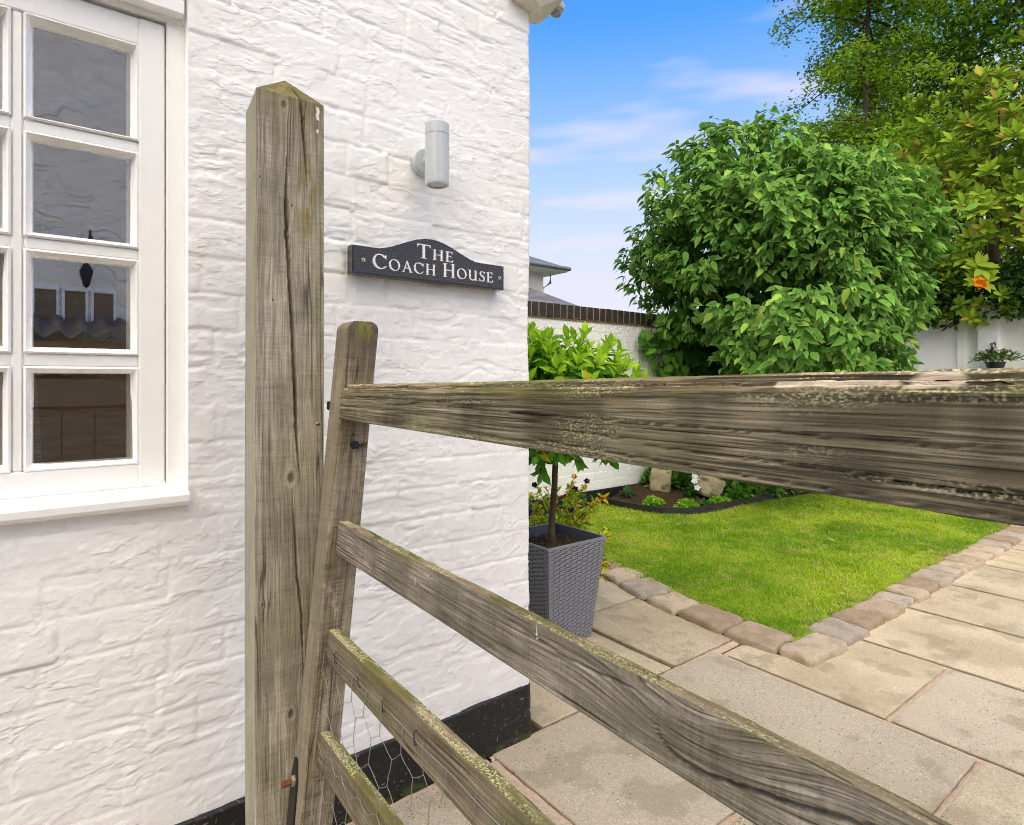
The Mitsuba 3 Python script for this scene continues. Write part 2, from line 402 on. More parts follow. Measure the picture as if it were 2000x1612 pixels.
# ------------------------------------------------------------------ the coach house: painted brick front with its corner
YW, XC = 1.446, 1.189
U0, DU, DZ = -.62, .0043, .0040
UN, ZN = 538, 585
ARC = .012


def brick_layout(rng, u_end, z0, z1, ch=.081):
    """courses of irregular stretchers and headers: list of (u0, u1, z0, z1)"""
    out, z, k = [], z0, 0
    while z < z1:
        h = ch + rng.uniform(-.003, .003)
        u = U0 - rng.uniform(0, .2)
        while u < u_end:
            head = (k % 4 == 2) or rng.random() < .18
            w = (.108 if head else .222) + rng.uniform(-.008, .008)
            out.append((u, u + w, z, min(z + h, z1 + .02)))
            u += w
        z += h; k += 1
    return out


def wall_surface(bricks, u, z, seed, joint=.0027, proud=0.0, fill=.60):
    """outward displacement of the painted brickwork and the brick of each vertex"""
    U, Z = np.meshgrid(u, z, indexing='ij')
    wob = lambda s, k: meshkit.fbm(np.stack([U * s, Z * s, 0 * U + k], -1), 3, seed) - .5
    uu, zz = U + .008 * wob(9, 1) + .006 * wob(40, 3), Z + .007 * wob(4, 5) + .0055 * wob(36, 7)
    sd = np.full(U.shape, -9.0); idx = np.full(U.shape, -1); tilt = np.zeros(U.shape)
    rng = np.random.default_rng(seed)
    for i, (a, b, c, d) in enumerate(bricks):
        lift, ti = rng.normal(0, .0007), rng.normal(0, .008)
        ia, ib = np.searchsorted(u, [a - .03, b + .03]); ja, jb = np.searchsorted(z, [c - .03, d + .03])
        if ia >= ib or ja >= jb: continue
        s = np.s_[ia:ib, ja:jb]
        m = np.minimum(np.minimum(uu[s] - a, b - uu[s]), np.minimum((zz[s] - c) * 1.45, d - zz[s]))
        better = m > sd[s]
        sd[s] = np.where(better, m, sd[s])
        nominal = (U[s] >= a) & (U[s] < b) & (Z[s] >= c) & (Z[s] < d)
        idx[s] = np.where(nominal, i, idx[s])
        tilt[s] = np.where(better, lift + ti * (zz[s] - (c + d) / 2), tilt[s])
    vis = np.clip((meshkit.fbm(np.stack([U * 4.2, Z * 7, 0 * U], -1), 3, seed + 5) - fill + .22) / .30, .10, 1.0)
    j = np.clip(1 - sd / .0095, 0, 1)
    H = -joint * vis * j ** 1.3 + tilt
    H += .012 * wob(1.6, 11) + .0024 * wob(6, 13) + .0009 * wob(24, 17) + .0009 * wob(75, 19) + .0006 * wob(160, 23)
    # paint creases that run along the courses
    cr = meshkit.fbm(np.stack([U * 7, Z * 42 + 3 * wob(6, 2), 0 * U], -1), 4, seed + 8)
    mask = np.clip((meshkit.fbm(np.stack([U * 3, Z * 5, 0 * U + 2], -1), 2, seed + 9) - .45) / .2, 0, 1)
    H += -.0020 * np.clip((cr - .57) / .03, 0, 1) * mask * .9
    sc = meshkit.fbm(np.stack([U * 17, Z * 26, 0 * U], -1), 4, seed + 12)
    H += .0011 * np.clip((sc - .52) / .03, 0, 1)
    return U, Z, H + proud, idx, sd


def wrap(U, H, Z):
    """unrolled wall coordinate -> the front (u < corner), a rounded arris, the end wall"""
    r = ARC; L = r * math.pi / 2
    a = np.clip((U - (XC - r)) / L, 0, 1) * math.pi / 2
    nx, ny = np.sin(a), -np.cos(a)
    x = np.where(U < XC - r, U, XC - r + r * np.sin(a))
    y = np.where(U < XC - r, YW, YW + r - r * np.cos(a))
    y = np.where(U > XC - r + L, YW + r + (U - (XC - r + L)), y)
    return np.stack([x + nx * H, y + ny * H, Z], -1)


def grid_faces(nu, nz):
    i, j = np.meshgrid(np.arange(nu - 1), np.arange(nz - 1), indexing='ij')
    q = np.stack([i * nz + j, (i + 1) * nz + j, (i + 1) * nz + j + 1, i * nz + j + 1], -1)
    return q


def emit_bricks(prefix, body_key, bricks, u, z, surf, bsdf, keep, inset=.0045):
    U, Z, H, idx, sd = surf
    V = wrap(U, H, Z)
    q = grid_faces(len(u), len(z))
    ci, cs = idx[:-1, :-1], sd[:-1, :-1]
    uc, zc = U[:-1, :-1] + DU / 2, Z[:-1, :-1] + DZ / 2
    own = np.full(ci.shape, -1)
    for i, (a, b, c, d) in enumerate(bricks):
        pass
    own = np.where(cs > inset, ci, -1)
    ok = keep(uc, zc)
    flat = V.reshape(-1, 3)
    fall = q.reshape(-1, 4)
    okf, ownf = ok.reshape(-1), own.reshape(-1)
    tri = np.concatenate([fall[:, [0, 1, 2]], fall[:, [0, 2, 3]]])
    N = smooth_normals(flat, tri)
    order = np.argsort(ownf, kind='stable')
    vals, starts = np.unique(ownf[order], return_index=True)
    for val, s, e in zip(vals, starts, list(starts[1:]) + [len(order)]):
        f = fall[order[s:e]]; f = f[okf[order[s:e]]]
        if len(f) == 0: continue
        t = np.concatenate([f[:, [0, 1, 2]], f[:, [0, 2, 3]]])
        uq, inv = np.unique(t, return_inverse=True)
        if val < 0 or len(f) < 12:
            put_n(body_key if val < 0 else prefix, flat[uq], inv.reshape(-1, 3), N[uq], bsdf)
        else:
            put_n(prefix, flat[uq], inv.reshape(-1, 3), N[uq], bsdf)
    return V


WX1, WZ0, WZ1 = .240, .836, 1.936            # the window opening
rngb = np.random.default_rng(11)
u = U0 + DU * np.arange(UN); z = DZ * np.arange(ZN)
J0 = int(.150 / DZ); z_hi = z[J0:]
bricks = brick_layout(rngb, u[-1], .158, 2.36)
surf = wall_surface(bricks, u, z_hi, 21)
V = emit_bricks('coach_house__wall__brick', 'coach_house__wall', bricks, u, z_hi, surf, 'painted_brick',
                lambda a, b: ~((a < WX1) & (b > WZ0) & (b < WZ1)))
# reveal faces between the brick edge and the window frame
iu = int(round((WX1 - U0) / DU)); ja, jb = int(round(WZ0 / DZ)) - J0, int(round(WZ1 / DZ)) - J0


def strip(edge, y):
    back = edge.copy(); back[:, 1] = y
    n = len(edge)
    v = np.vstack([edge, back]); i = np.arange(n - 1)
    f = np.vstack([np.stack([i, i + 1, i + 1 + n], 1), np.stack([i, i + 1 + n, i + n], 1)])
    return trimesh.Trimesh(v, f, process=False)


reveal = cat(strip(V[iu, ja:jb + 1], 1.56), strip(V[:iu + 1, jb], 1.56), strip(V[:iu + 1, ja], 1.56))
put('coach_house__wall__window_reveal', reveal, 'white_joinery', True)
# the rest of the house, out of the picture
put('coach_house__side_wall', cat(box(-6, U0 + .002, YW, 1.62, 0, 2.36), box(-6, XC, YW + .004, 1.62, 2.335, 3.1),
    box(XC - .25, XC - .002, YW + .58, 6.2, 0, 3.1), box(-6, XC, 6.2, 6.4, 0, 3.1), box(-6.2, -6, YW, 6.4, 0, 3.1)), 'painted_brick')
put('coach_house__roof', trimesh.Trimesh(np.array([[-6.4, 1.40, 3.1], [XC + .15, 1.40, 3.1], [XC + .15, 6.7, 3.1], [-6.4, 6.7, 3.1], [-6.4, 3.95, 5.2], [XC + .15, 3.95, 5.2]]),
    [[0, 1, 5], [0, 5, 4], [2, 3, 4], [2, 4, 5], [1, 2, 5], [3, 0, 4], [0, 2, 1], [0, 3, 2]]), 'slate')
put('coach_house__interior', cat(box(-.62, .95, 3.3, 3.32, .3, 2.6), box(-.66, -.62, 1.62, 3.3, .3, 2.6), box(.95, .97, 1.56, 3.3, .3, 2.6),
    box(-.62, .95, 1.57, 3.3, .28, .3), box(-.62, .95, 1.57, 3.3, 2.6, 2.62)), 'dark_room')
lab('coach_house', 'white painted brick coach house with a black plinth, a white window and a name plaque', 'house')
# plinth: two courses painted black, a little proud, with its own corner
zp = DZ * np.arange(int(.168 / DZ) + 1) - .004
pbr = brick_layout(np.random.default_rng(5), u[-1], -.004, .157, .0805)
psurf = list(wall_surface(pbr, u, zp, 33, .0035, .010))
top_i = len(zp) - 1
psurf[1] = psurf[1].copy()
wavy = .0035 * (meshkit.fbm(np.stack([psurf[0] * 9, psurf[0] * 0, psurf[0] * 0], -1), 3, 2) - .5) * 2
psurf[1] += wavy * np.clip((psurf[1] - .1) / .06, 0, 1)
psurf[2][:, top_i] = -.006
psurf[2][:, top_i - 1] += -.002
emit_bricks('coach_house__plinth__brick', 'coach_house__plinth', pbr, u, zp, psurf, 'black_plinth_paint', lambda a, b: a > -9)

# ------------------------------------------------------------------ the window
def window():
    W = 'coach_house__window'
    YF, YG = 1.488, 1.512
    cols = [(-.023, .142), (-.231, -.066), (-.439, -.274)]
    rows = [(1.619, 1.799), (1.3915, 1.571), (1.1665, 1.344), (.9375, 1.117)]
    x0, x1 = -.500, .204
    # outer frame
    put(W + '__frame', cat(cbox(x1 + .001, .241, 1.483, 1.56, WZ0 + .02, 1.93, .002), cbox(-.60, .2425, 1.481, 1.56, 1.876, 1.94, .003),
        cbox(-.60, x0 - .001, 1.483, 1.56, WZ0 + .02, 1.87, .002)), 'white_joinery')
    hb = trimesh.convex.convex_hull(np.array([(x, y, zz) for x in (-.6, .2335) for (y, zz) in ((1.452, 1.888), (1.452, 1.915), (1.482, 1.936), (1.482, 1.888))]))
    put(W + '__head_drip', hb, 'white_joinery')
    # casement members
    xs = [x0] + sorted([e for c in cols for e in c]) + [x1]
    put(W + '__casement_stile', cbox(.142 + .012, x1 - .002, YF, 1.545, .862, 1.869, .003), 'white_joinery')
    put(W + '__casement_stile', cbox(x0, -.439 - .012, YF, 1.545, .862, 1.869, .003), 'white_joinery')
    put(W + '__top_rail', cbox(-.451, .1545, YF + .0015, 1.544, 1.799 + .012, 1.868, .003), 'white_joinery')
    put(W + '__bottom_rail', cbox(-.451, .1545, YF + .0015, 1.544, .864, .9375 - .012, .003), 'white_joinery')
    for a, b in ((-.066, -.023), (-.274, -.231)):
        put(W + '__glazing_bar', cbox(a + .012, b - .012, YF + .004, 1.543, .9255, 1.811, .004), 'white_joinery')
    for (zb, zt) in ((1.571, 1.619), (1.344, 1.3915), (1.117, 1.1665)):
        for (a, b) in cols:
            put(W + '__glazing_bar', cbox(a - .0125, b + .0125, YF + .006, 1.542, zb + .010, zt - .010, .004), 'white_joinery')
    for ci, (a, b) in enumerate(cols):
        for ri, (c, d) in enumerate(rows):
            o, m = .0125, []
            # mitred glazing bead: a bevel ring from the frame face back to the glass, moulded in two steps
            ring = [(o, YF + .003), (.0085, YF - .0015), (.006, YF + .004), (.0015, YG - .002), (-.001, YG - .001), (-.001, YG + .004)]
            pts = np.array([[(a - w, y, c - w), (b + w, y, c - w), (b + w, y, d + w), (a - w, y, d + w)] for w, y in ring])
            v, f = pts.reshape(-1, 3), []
            for k in range(len(ring) - 1):
                for e in range(4):
                    p, q = k * 4 + e, k * 4 + (e + 1) % 4
                    f += [(p, q, q + 4), (p, q + 4, p + 4)]
            bead = trimesh.Trimesh(v, f, process=False)
            bead.invert()
            put(W + '__glazing_bead', bead, 'white_joinery')
            g = np.random.default_rng(ci * 9 + ri)
            t = g.normal(0, .0016, 2)
            pane = trimesh.Trimesh([(a - .004, YG + t[0] + t[1], c - .004), (b + .004, YG - t[0] + t[1], c - .004), (b + .004, YG - t[0] - t[1], d + .004), (a - .004, YG + t[0] - t[1], d + .004)], [[0, 1, 2], [0, 2, 3]], process=False)
            put(W + '__pane', pane, 'window_glass')
            put(W + '__spacer', cat(box(b - .0075, b + .002, YG + .004, YG + .012, c, d), box(a - .002, a + .003, YG + .004, YG + .012, c, d)), 'cream_plastic')
    sill = trimesh.convex.convex_hull(np.array([(x, y, zz) for x in (-.62, .2385) for (y, zz) in ((1.424, .842), (1.421, .848), (1.421, .861), (1.425, .866), (1.486, .878), (1.56, .879), (1.56, .836), (1.44, .836))]))
    put('coach_house__sill', sill, 'white_joinery')
    put('coach_house__sill__water_bar', cbox(-.62, .203, 1.478, 1.50, .8775, .884, .002), 'white_joinery')


window()
# a blue cloth hanging in the room, just inside the lowest pane
cu = np.linspace(-.13, -.005, 26); cz = np.linspace(.80, 1.115, 40)
CU, CZ = np.meshgrid(cu, cz, indexing='ij')
cv = np.stack([CU - .012 * (CZ - .9) / .2, 1.60 + .012 * np.sin(CU * 120 + CZ * 8), CZ], -1).reshape(-1, 3)
cf = grid_faces(26, 40).reshape(-1, 4)
put('hanging_cloth', trimesh.Trimesh(cv, np.vstack([cf[:, :3], cf[:, [0, 2, 3]]]), process=False), 'blue_cloth', True)
lab('hanging_cloth', 'pale blue cloth hanging inside the lower right window pane', 'cloth')

# ------------------------------------------------------------------ plaque with carved capitals
def glyph(ch):
    """roman capitals of height 1 drawn with thick and thin strokes and slab serifs: (shape, advance)"""
    th, tn, sf = .15, .065, .045
    R = lambda a, b, c, d: sbox(a, c, b, d)
    serif = lambda x, y, w=.30: R(x - w / 2, x + w / 2, y, y + sf)
    if ch == 'T':
        return unary_union([R(.345, .345 + th, 0, 1), serif(.42, 0, .34), R(.02, .82, 1 - tn, 1), Polygon([(.02, 1), (.02, .78), (.06, .78), (.12, .935), (.12, 1)]), Polygon([(.82, 1), (.82, .78), (.78, .78), (.72, .935), (.72, 1)])]), .86
    if ch == 'H':
        return unary_union([R(.10, .10 + th, 0, 1), R(.66, .66 + th, 0, 1), R(.2, .7, .48, .48 + tn)] + [serif(x, y) for x in (.175, .735) for y in (0, 1 - sf)]), .93
    if ch == 'E':
        return unary_union([R(.10, .10 + th, 0, 1), R(.02, .6, 1 - tn, 1), R(.02, .64, 0, tn), R(.2, .50, .49, .49 + tn), Polygon([(.60, 1), (.60, .78), (.565, .78), (.50, .94), (.5, 1)]),
                            Polygon([(.66, .24), (.64, 0), (.52, 0), (.54, .05), (.63, .24)]), Polygon([(.50, .62), (.50, .42), (.47, .42), (.44, .5), (.44, .56), (.47, .62)])]), .70
    if ch in 'OC':
        o = affinity.scale(Point(.46, .5).buffer(.5, 48), .90, 1.03)
        i = affinity.rotate(affinity.scale(Point(.47, .5).buffer(.5, 48), .60, .90), 14)
        s = o.difference(i)
        if ch == 'C':
            s = s.difference(Polygon([(.62, .72), (1.2, .95), (1.2, .02), (.70, .20), (.5, .5)]))
            s = unary_union([s, Polygon([(.74, .94), (.80, .66), (.835, .66), (.84, .97)]), Polygon([(.66, .06), (.84, .20), (.86, .24), (.83, .25), (.66, .13)])])
            return s, .90
        return s, .95
    if ch == 'A':
        thick = Polygon([(.36, 1.02), (.47, 1.02), (.84, 0), (.67, 0)])
        thin = Polygon([(.40, .98), (.46, .92), (.16, 0), (.09, 0)])
        return unary_union([thick, thin, R(.2, .66, .33, .33 + tn), serif(.125, 0, .25), serif(.755, 0, .30)]), .88
    if ch == 'U':
        bowl = affinity.scale(Point(.44, .34).buffer(.34, 40), 1.0, 1.05).difference(affinity.scale(Point(.46, .38).buffer(.26, 40), .92, 1.15)).intersection(R(-1, 2, -1, .36))
        return unary_union([R(.10, .10 + th, .33, 1), R(.66, .66 + th, 0, 1), bowl, R(.0, .25, 1 - sf, 1), R(.56, .81, 1 - sf, 1), R(.7, .92, 0, sf)]), .95
    if ch == 'S':
        pts = [(.54, .80), (.46, .93), (.32, .97), (.17, .90), (.13, .76), (.20, .63), (.34, .53), (.48, .42), (.53, .27), (.47, .11), (.33, .03), (.18, .05), (.09, .20)]
        w = [.025, .03, .035, .045, .06, .075, .08, .075, .06, .045, .035, .03, .025]
        fine = [(np.interp(t, range(13), [p[0] for p in pts]), np.interp(t, range(13), [p[1] for p in pts]), np.interp(t, range(13), w)) for t in np.linspace(0, 12, 90)]
        s = unary_union([Point(a, b).buffer(c, 10) for a, b, c in fine])
        return unary_union([s, Polygon([(.53, .99), (.57, .99), (.57, .72), (.545, .72), (.50, .84)]), Polygon([(.06, .0), (.10, .0), (.13, .12), (.09, .29), (.06, .29)])]), .64
    return Polygon(), .42


def lettering(words, x, base, big, small):
    out = []
    for word in words:
        for k, ch in enumerate(word):
            s, adv = glyph(ch)
            h = big if k == 0 else small
            out.append(affinity.translate(affinity.scale(s, h * .92, h, origin=(0, 0)), x, base))
            x += adv * h * .92 + .0028
        x += .0125
    return unary_union(out), x


def plaque():
    P = 'name_plaque'
    x0, x1, zb = .594, 1.061, 1.367
    xs = np.linspace(x0, x1, 90)
    t = np.clip((xs - .66) / (.975 - .66), 0, 1)
    top = 1.437 + .044 * np.clip(np.sin(np.pi * t), 0, 1) ** 1.7
    poly = Polygon([(x0, zb), (x1, zb)] + list(zip(xs[::-1], top[::-1])))
    front, back = 1.410, 1.4405
    body = xz_extrude(poly, front + .003, back)
    bevel = xz_extrude(poly.buffer(-.003, join_style=2), front, front + .0031)
    # chamfer ring between the two outlines
    a, b = np.array(poly.exterior.coords)[:-1], None
    put(P + '__slab', cat(body, bevel), 'black_granite')
    w1, e1 = lettering(['THE'], 0, 0, .0375, .0285)
    w2, e2 = lettering(['COACH', 'HOUSE'], 0, 0, .0375, .0288)
    w1 = affinity.translate(affinity.scale(w1, .113 / w1.bounds[2], 1, origin=(0, 0)), .772, 1.4265)
    w2 = affinity.translate(affinity.scale(w2, .373 / w2.bounds[2], 1, origin=(0, 0)), .647, 1.3845)
    put(P + '__lettering', cat(xz_extrude(w1, front - .0006, front + .001), xz_extrude(w2, front - .0006, front + .001)), 'letter_paint')
    for x, zz in ((.6225, 1.402), (1.043, 1.401)):
        m = trimesh.creation.annulus(.0022, .0050, .003, sections=24)
        m.apply_transform(trimesh.transformations.rotation_matrix(math.pi / 2, [1, 0, 0])); m.apply_translation((x, front - .0006, zz))
        put(P + '__screw', m, 'brass')
        put(P + '__screw__recess', cyl((x, front - .0012, zz), (x, front + .001, zz), .0021, 12), 'void')
    lab(P, 'black granite name plaque with arched top and white carved capitals on the house wall', 'sign')
    lab(P + '__lettering', 'white lettering reading The Coach House')


plaque()


def lathe(profile, axis_xy, n=40):
    pr = np.array(profile); g = np.arange(n) * 2 * np.pi / n
    v = np.stack([axis_xy[0] + pr[:, :1] * np.cos(g), axis_xy[1] + pr[:, :1] * np.sin(g), np.repeat(pr[:, 1:], n, 1)], -1).reshape(-1, 3)
    q = []
    for k in range(len(pr) - 1):
        for j in range(n):
            q.append((k * n + j, k * n + (j + 1) % n, (k + 1) * n + (j + 1) % n, (k + 1) * n + j))
    q = np.array(q)
    m = trimesh.Trimesh(v, np.vstack([q[:, [0, 1, 2]], q[:, [0, 2, 3]]]), process=False)
    return m


def wall_lamp():
    L = 'wall_lamp'
    ax, ay, r = .807, 1.364, .0318
    prof = [(.0, 1.772), (r - .003, 1.772), (r, 1.769), (r, 1.7415), (r - .0016, 1.7405), (r - .0016, 1.739), (r, 1.738), (r, 1.6415), (r - .0005, 1.6405), (r, 1.6395), (r, 1.614), (r - .002, 1.611), (r - .007, 1.611), (r - .0075, 1.616), (.0, 1.6165)]
    put(L + '__cylinder', lathe(prof, (ax, ay)), 'lamp_metal', 35)
    put(L + '__lens', lathe([(.0225, 1.6155), (.020, 1.613), (0, 1.6125)], (ax, ay)), 'lamp_lens', 40)
    zc = 1.690
    bp = lathe([(0, 0), (.0345, 0), (.036, .003), (.036, .018), (.033, .022), (.012, .0235), (.012, .05)], (0, 0))
    bp.apply_transform(trimesh.transformations.rotation_matrix(math.pi / 2, [1, 0, 0]))
    bp.apply_translation((ax, 1.443, zc))
    put(L + '__back_plate', bp, 'lamp_metal', 35)
    lab(L, 'pale grey cylindrical lamp fixed to the house wall above the plaque', 'lamp')


wall_lamp()


def sensor():
    S = 'motion_sensor'
    pts = [(x, y, zz) for (x, y, zz) in ((1.095, 1.432, 2.262), (1.095, 1.36, 2.285), (1.19, 1.40, 2.241), (1.19, 1.50, 2.243), (1.265, 1.45, 2.262), (1.265, 1.50, 2.262),
           (1.095, 1.36, 2.40), (1.30, 1.36, 2.40), (1.30, 1.50, 2.40), (1.095, 1.432, 2.40), (1.28, 1.38, 2.30), (1.30, 1.5, 2.30))]
    put(S + '__housing', trimesh.convex.convex_hull(np.array(pts)), 'cream_plastic')
    c = np.array([1.292, 1.44, 2.272])
    put(S + '__collar', lathe([(0, 2.305), (.026, 2.305), (.027, 2.300), (.025, 2.289), (.019, 2.287)], c[:2], 28), 'cream_plastic', 40)
    dome = trimesh.creation.icosphere(3, .0195); dome.apply_translation((c[0], c[1], 2.285))
    put(S + '__lens_dome', dome, 'lamp_lens', True)
    lab(S, 'cream motion sensor with a round lens at the top corner of the house wall', 'sensor')


sensor()

# ------------------------------------------------------------------ weathered timber: post and gate
def timber(corners, L, spacing, disp, r=.003, v_zero=1, caps=True):
    """corners: list of (S,3) arrays round the section; L: (S,) length coordinate. Returns mesh, uv (length, perimeter)."""
    K = len(corners); S = len(L)
    C = [np.asarray(c, float) for c in corners]
    cen = sum(C) / K
    axis = np.gradient(cen, axis=0); axis /= np.linalg.norm(axis, axis=1, keepdims=True)
    cols, vs, nrm = [], [], []
    pos = 0.0; offs = []
    for k in range(K):
        A, B = C[k], C[(k + 1) % K]
        d = B - A; ln = np.linalg.norm(d, axis=1, keepdims=True); dd = d / ln
        nn = np.cross(axis, dd); nn /= np.linalg.norm(nn, axis=1, keepdims=True)
        s = np.sign(np.median(((A + B) / 2 - cen) * nn @ np.ones(3)))
        nn = nn * (1 if np.median((((A + B) / 2 - cen) * nn).sum(1)) > 0 else -1)
        ml = float(np.median(ln)); n = max(2, int(ml / spacing))
        rr = min(r, ml * .3)
        ts = np.concatenate([[0], np.linspace(rr, ml - rr, n), [ml]])
        offs.append(pos)
        for t in ts:
            f = t / ml
            P = A + d * f
            end = (t == 0) or (t == ml)
            if end: P = P + (cen - P) / np.linalg.norm(cen - P, axis=1, keepdims=True) * rr * .42
            if k > 0 and t == 0: continue
            cols.append(P); vs.append(pos + t); nrm.append((nn, end, k))
        pos += ml
    vs = np.array(vs) - offs[v_zero]
    P = np.stack(cols, 1)                    # S, M, 3
    M = P.shape[1]
    Nn = np.stack([x[0] for x in nrm], 1)
    for m in range(M):                       # corner normals: mean of the neighbours
        if nrm[m][1] and 0 < m < M - 1:
            q = Nn[:, m - 1] + Nn[:, m + 1]; Nn[:, m] = q / np.linalg.norm(q, axis=1, keepdims=True)
    Lg, Vg = np.meshgrid(L, vs, indexing='ij')
    Kg = np.broadcast_to(np.array([x[2] for x in nrm])[None], Lg.shape)
    P = P + Nn * disp(Lg, Vg, Kg)[..., None]
    q = grid_faces(S, M).reshape(-1, 4)
    f = np.vstack([q[:, [0, 1, 2]], q[:, [0, 2, 3]]])
    v = P.reshape(-1, 3); uv = np.stack([Lg, Vg], -1).reshape(-1, 2)
    if caps:
        for s in (0, S - 1):
            ring = P[s]; base = len(v)
            v = np.vstack([v, ring, ring.mean(0)[None]])
            uv = np.vstack([uv, np.stack([np.full(M, L[s]) + (ring - ring[0]) @ np.array([.3, .5, .4]), vs], 1), [[L[s], 0]]])
            i = np.arange(M)
            f = np.vstack([f, np.stack([base + i, base + (i + 1) % M, np.full(M, base + M)], 1)])
    m = trimesh.Trimesh(v, f, process=False)
    q0 = m.triangles_center - np.repeat(cen.mean(0)[None], len(f), 0)
    mid = f[: len(q) * 2]
    # orient outward
    fn = np.cross(v[f[:, 1]] - v[f[:, 0]], v[f[:, 2]] - v[f[:, 0]])
    near = np.array([np.argmin(np.abs(L - x)) for x in np.linspace(L[0], L[-1], 7)])
    body = slice(0, len(q) * 2)
    out = np.einsum('ij,ij->i', fn[body], Nn.reshape(-1, 3)[f[body][:, 0]])
    if np.median(out) < 0: f = f[:, ::-1]
    return (v, f), uv


def line_dist(Lg, Vg, path):
    d = np.full(Lg.shape, 9.0); along = np.zeros(Lg.shape)
    p = np.array(path, float)
    for a, b in zip(p[:-1], p[1:]):
        ab = b - a
        t = np.clip(((Lg - a[0]) * ab[0] + (Vg - a[1]) * ab[1]) / (ab @ ab), 0, 1)
        dd = np.hypot(Lg - a[0] - t * ab[0], Vg - a[1] - t * ab[1])
        d = np.minimum(d, dd)
    return d


def groove(Lg, Vg, seed):
    g = meshkit.fbm(np.stack([Lg * 6, Vg * 300, 0 * Lg + seed], -1), 3, int(seed * 13))
    return -.0017 * np.clip((g - .50) / .16, 0, 1)


def rough(Lg, Vg, seed, fine=.0005, lump=.0008):
    g = meshkit.fbm(np.stack([Lg * 7, Vg * 260, 0 * Lg + seed], -1), 3, int(seed * 10))
    b = meshkit.fbm(np.stack([Lg * 5, Vg * 25, 0 * Lg + seed], -1), 3, int(seed * 10) + 1)
    return fine * (g - .5) * 2 + lump * (b - .5) * 2


def jag(path, amp, seed, step=.006):
    p = np.array(path, float); out = []
    rng = np.random.default_rng(seed)
    for a, b in zip(p[:-1], p[1:]):
        n = max(1, int(abs(b[0] - a[0]) / step))
        for k in range(n):
            out.append(a + (b - a) * k / n + np.array([0, rng.normal(0, amp)]) * (k > 0))
    return out + [p[-1]]


def gate_post():
    zs = np.concatenate([np.arange(-.02, 1.637, .006), [1.637], 1.637 + .044 * np.array([.06, .2, .4, .6, .8, .985])])
    k = np.clip((zs - 1.637) / .044, 0, 1)[:, None]
    ap = np.array([.364, 1.1885])
    wav = lambda s: .0012 * np.sin(zs * 3 + s)[:, None]
    def cor(x, y, drop=0.0):
        xy = np.array([x, y])[None] * (1 - k) + ap[None] * k
        zz = zs - drop * np.clip((zs - 1.5) / .137, 0, 1) * (1 - k[:, 0])
        return np.column_stack([xy[:, 0] + wav(x * 9)[:, 0] * (1 - k[:, 0]), xy[:, 1], zz])
    corners = [cor(.301, 1.226, .024), cor(.301, 1.152, .001), cor(.427, 1.152), cor(.427, 1.226)]
    main = jag([(1.53, .054), (1.517, .054), (1.434, .054), (1.367, .056), (1.267, .062), (1.178, .067), (1.037, .073), (.969, .076), (.92, .081), (.90, .079)], .0006, 1)
    low = jag([(.905, .0625), (.886, .065), (.806, .072), (.738, .075), (.661, .084), (.582, .087), (.52, .088)], .0006, 2)
    top = jag([(1.66, .079), (1.646, .081), (1.593, .084), (1.543, .089), (1.492, .092), (1.45, .0935)], .0005, 3)

    def disp(Lg, Vg, Kg):
        h = rough(Lg, Vg, 1.3, .00035, .0009) * np.clip((1.66 - Lg) / .03, .2, 1)
        for path, dep, w0 in ((main, .020, .0029), (low, .012, .0016), (top, .013, .0021)):
            p = np.array(path)
            d = line_dist(Lg, Vg, path)
            tap = np.clip(np.minimum(Lg - p[:, 0].min(), p[:, 0].max() - Lg) / .10, .12, 1) if path is not top else np.clip((Lg - 1.45) / .08, .1, 1)
            w = w0 * tap
            h = h - np.where(Kg == 1, dep * tap * np.clip(1.35 - d / w, 0, 1), 0)
        for (kl, kv, r) in POST_KNOTS:
            d = np.hypot((Lg - kl) / 1.6, Vg - kv) / r
            h = h + np.where(Kg == 1, -.0020 * np.clip(1 - d / .6, 0, 1) + .0010 * np.exp(-((d - 1.0) / .35) ** 2), 0)
        return h

    (m, uv) = timber(corners, zs, .0015, disp, .0022)
    put('gate_post__shaft', m, 'post_wood', True, uv=uv)
    lab('gate_post', 'tall weathered timber gate post with a long dark crack close to the house wall', 'post')
    s = trimesh.creation.icosphere(2, .0042); s.apply_scale((1, .35, 1)); s.apply_translation((.415, 1.1515, 1.017))
    put('gate_post__screw', s, 'dull_steel', True)
    put('gate_post__screw__slot', box(.4113, .4187, 1.1494, 1.1502, 1.0163, 1.0177), 'void')


gate_post()
arris = lambda zz: .4215 + .100 * (zz - .953)
SY0, SY1, STH = 1.080, 1.136, .0635


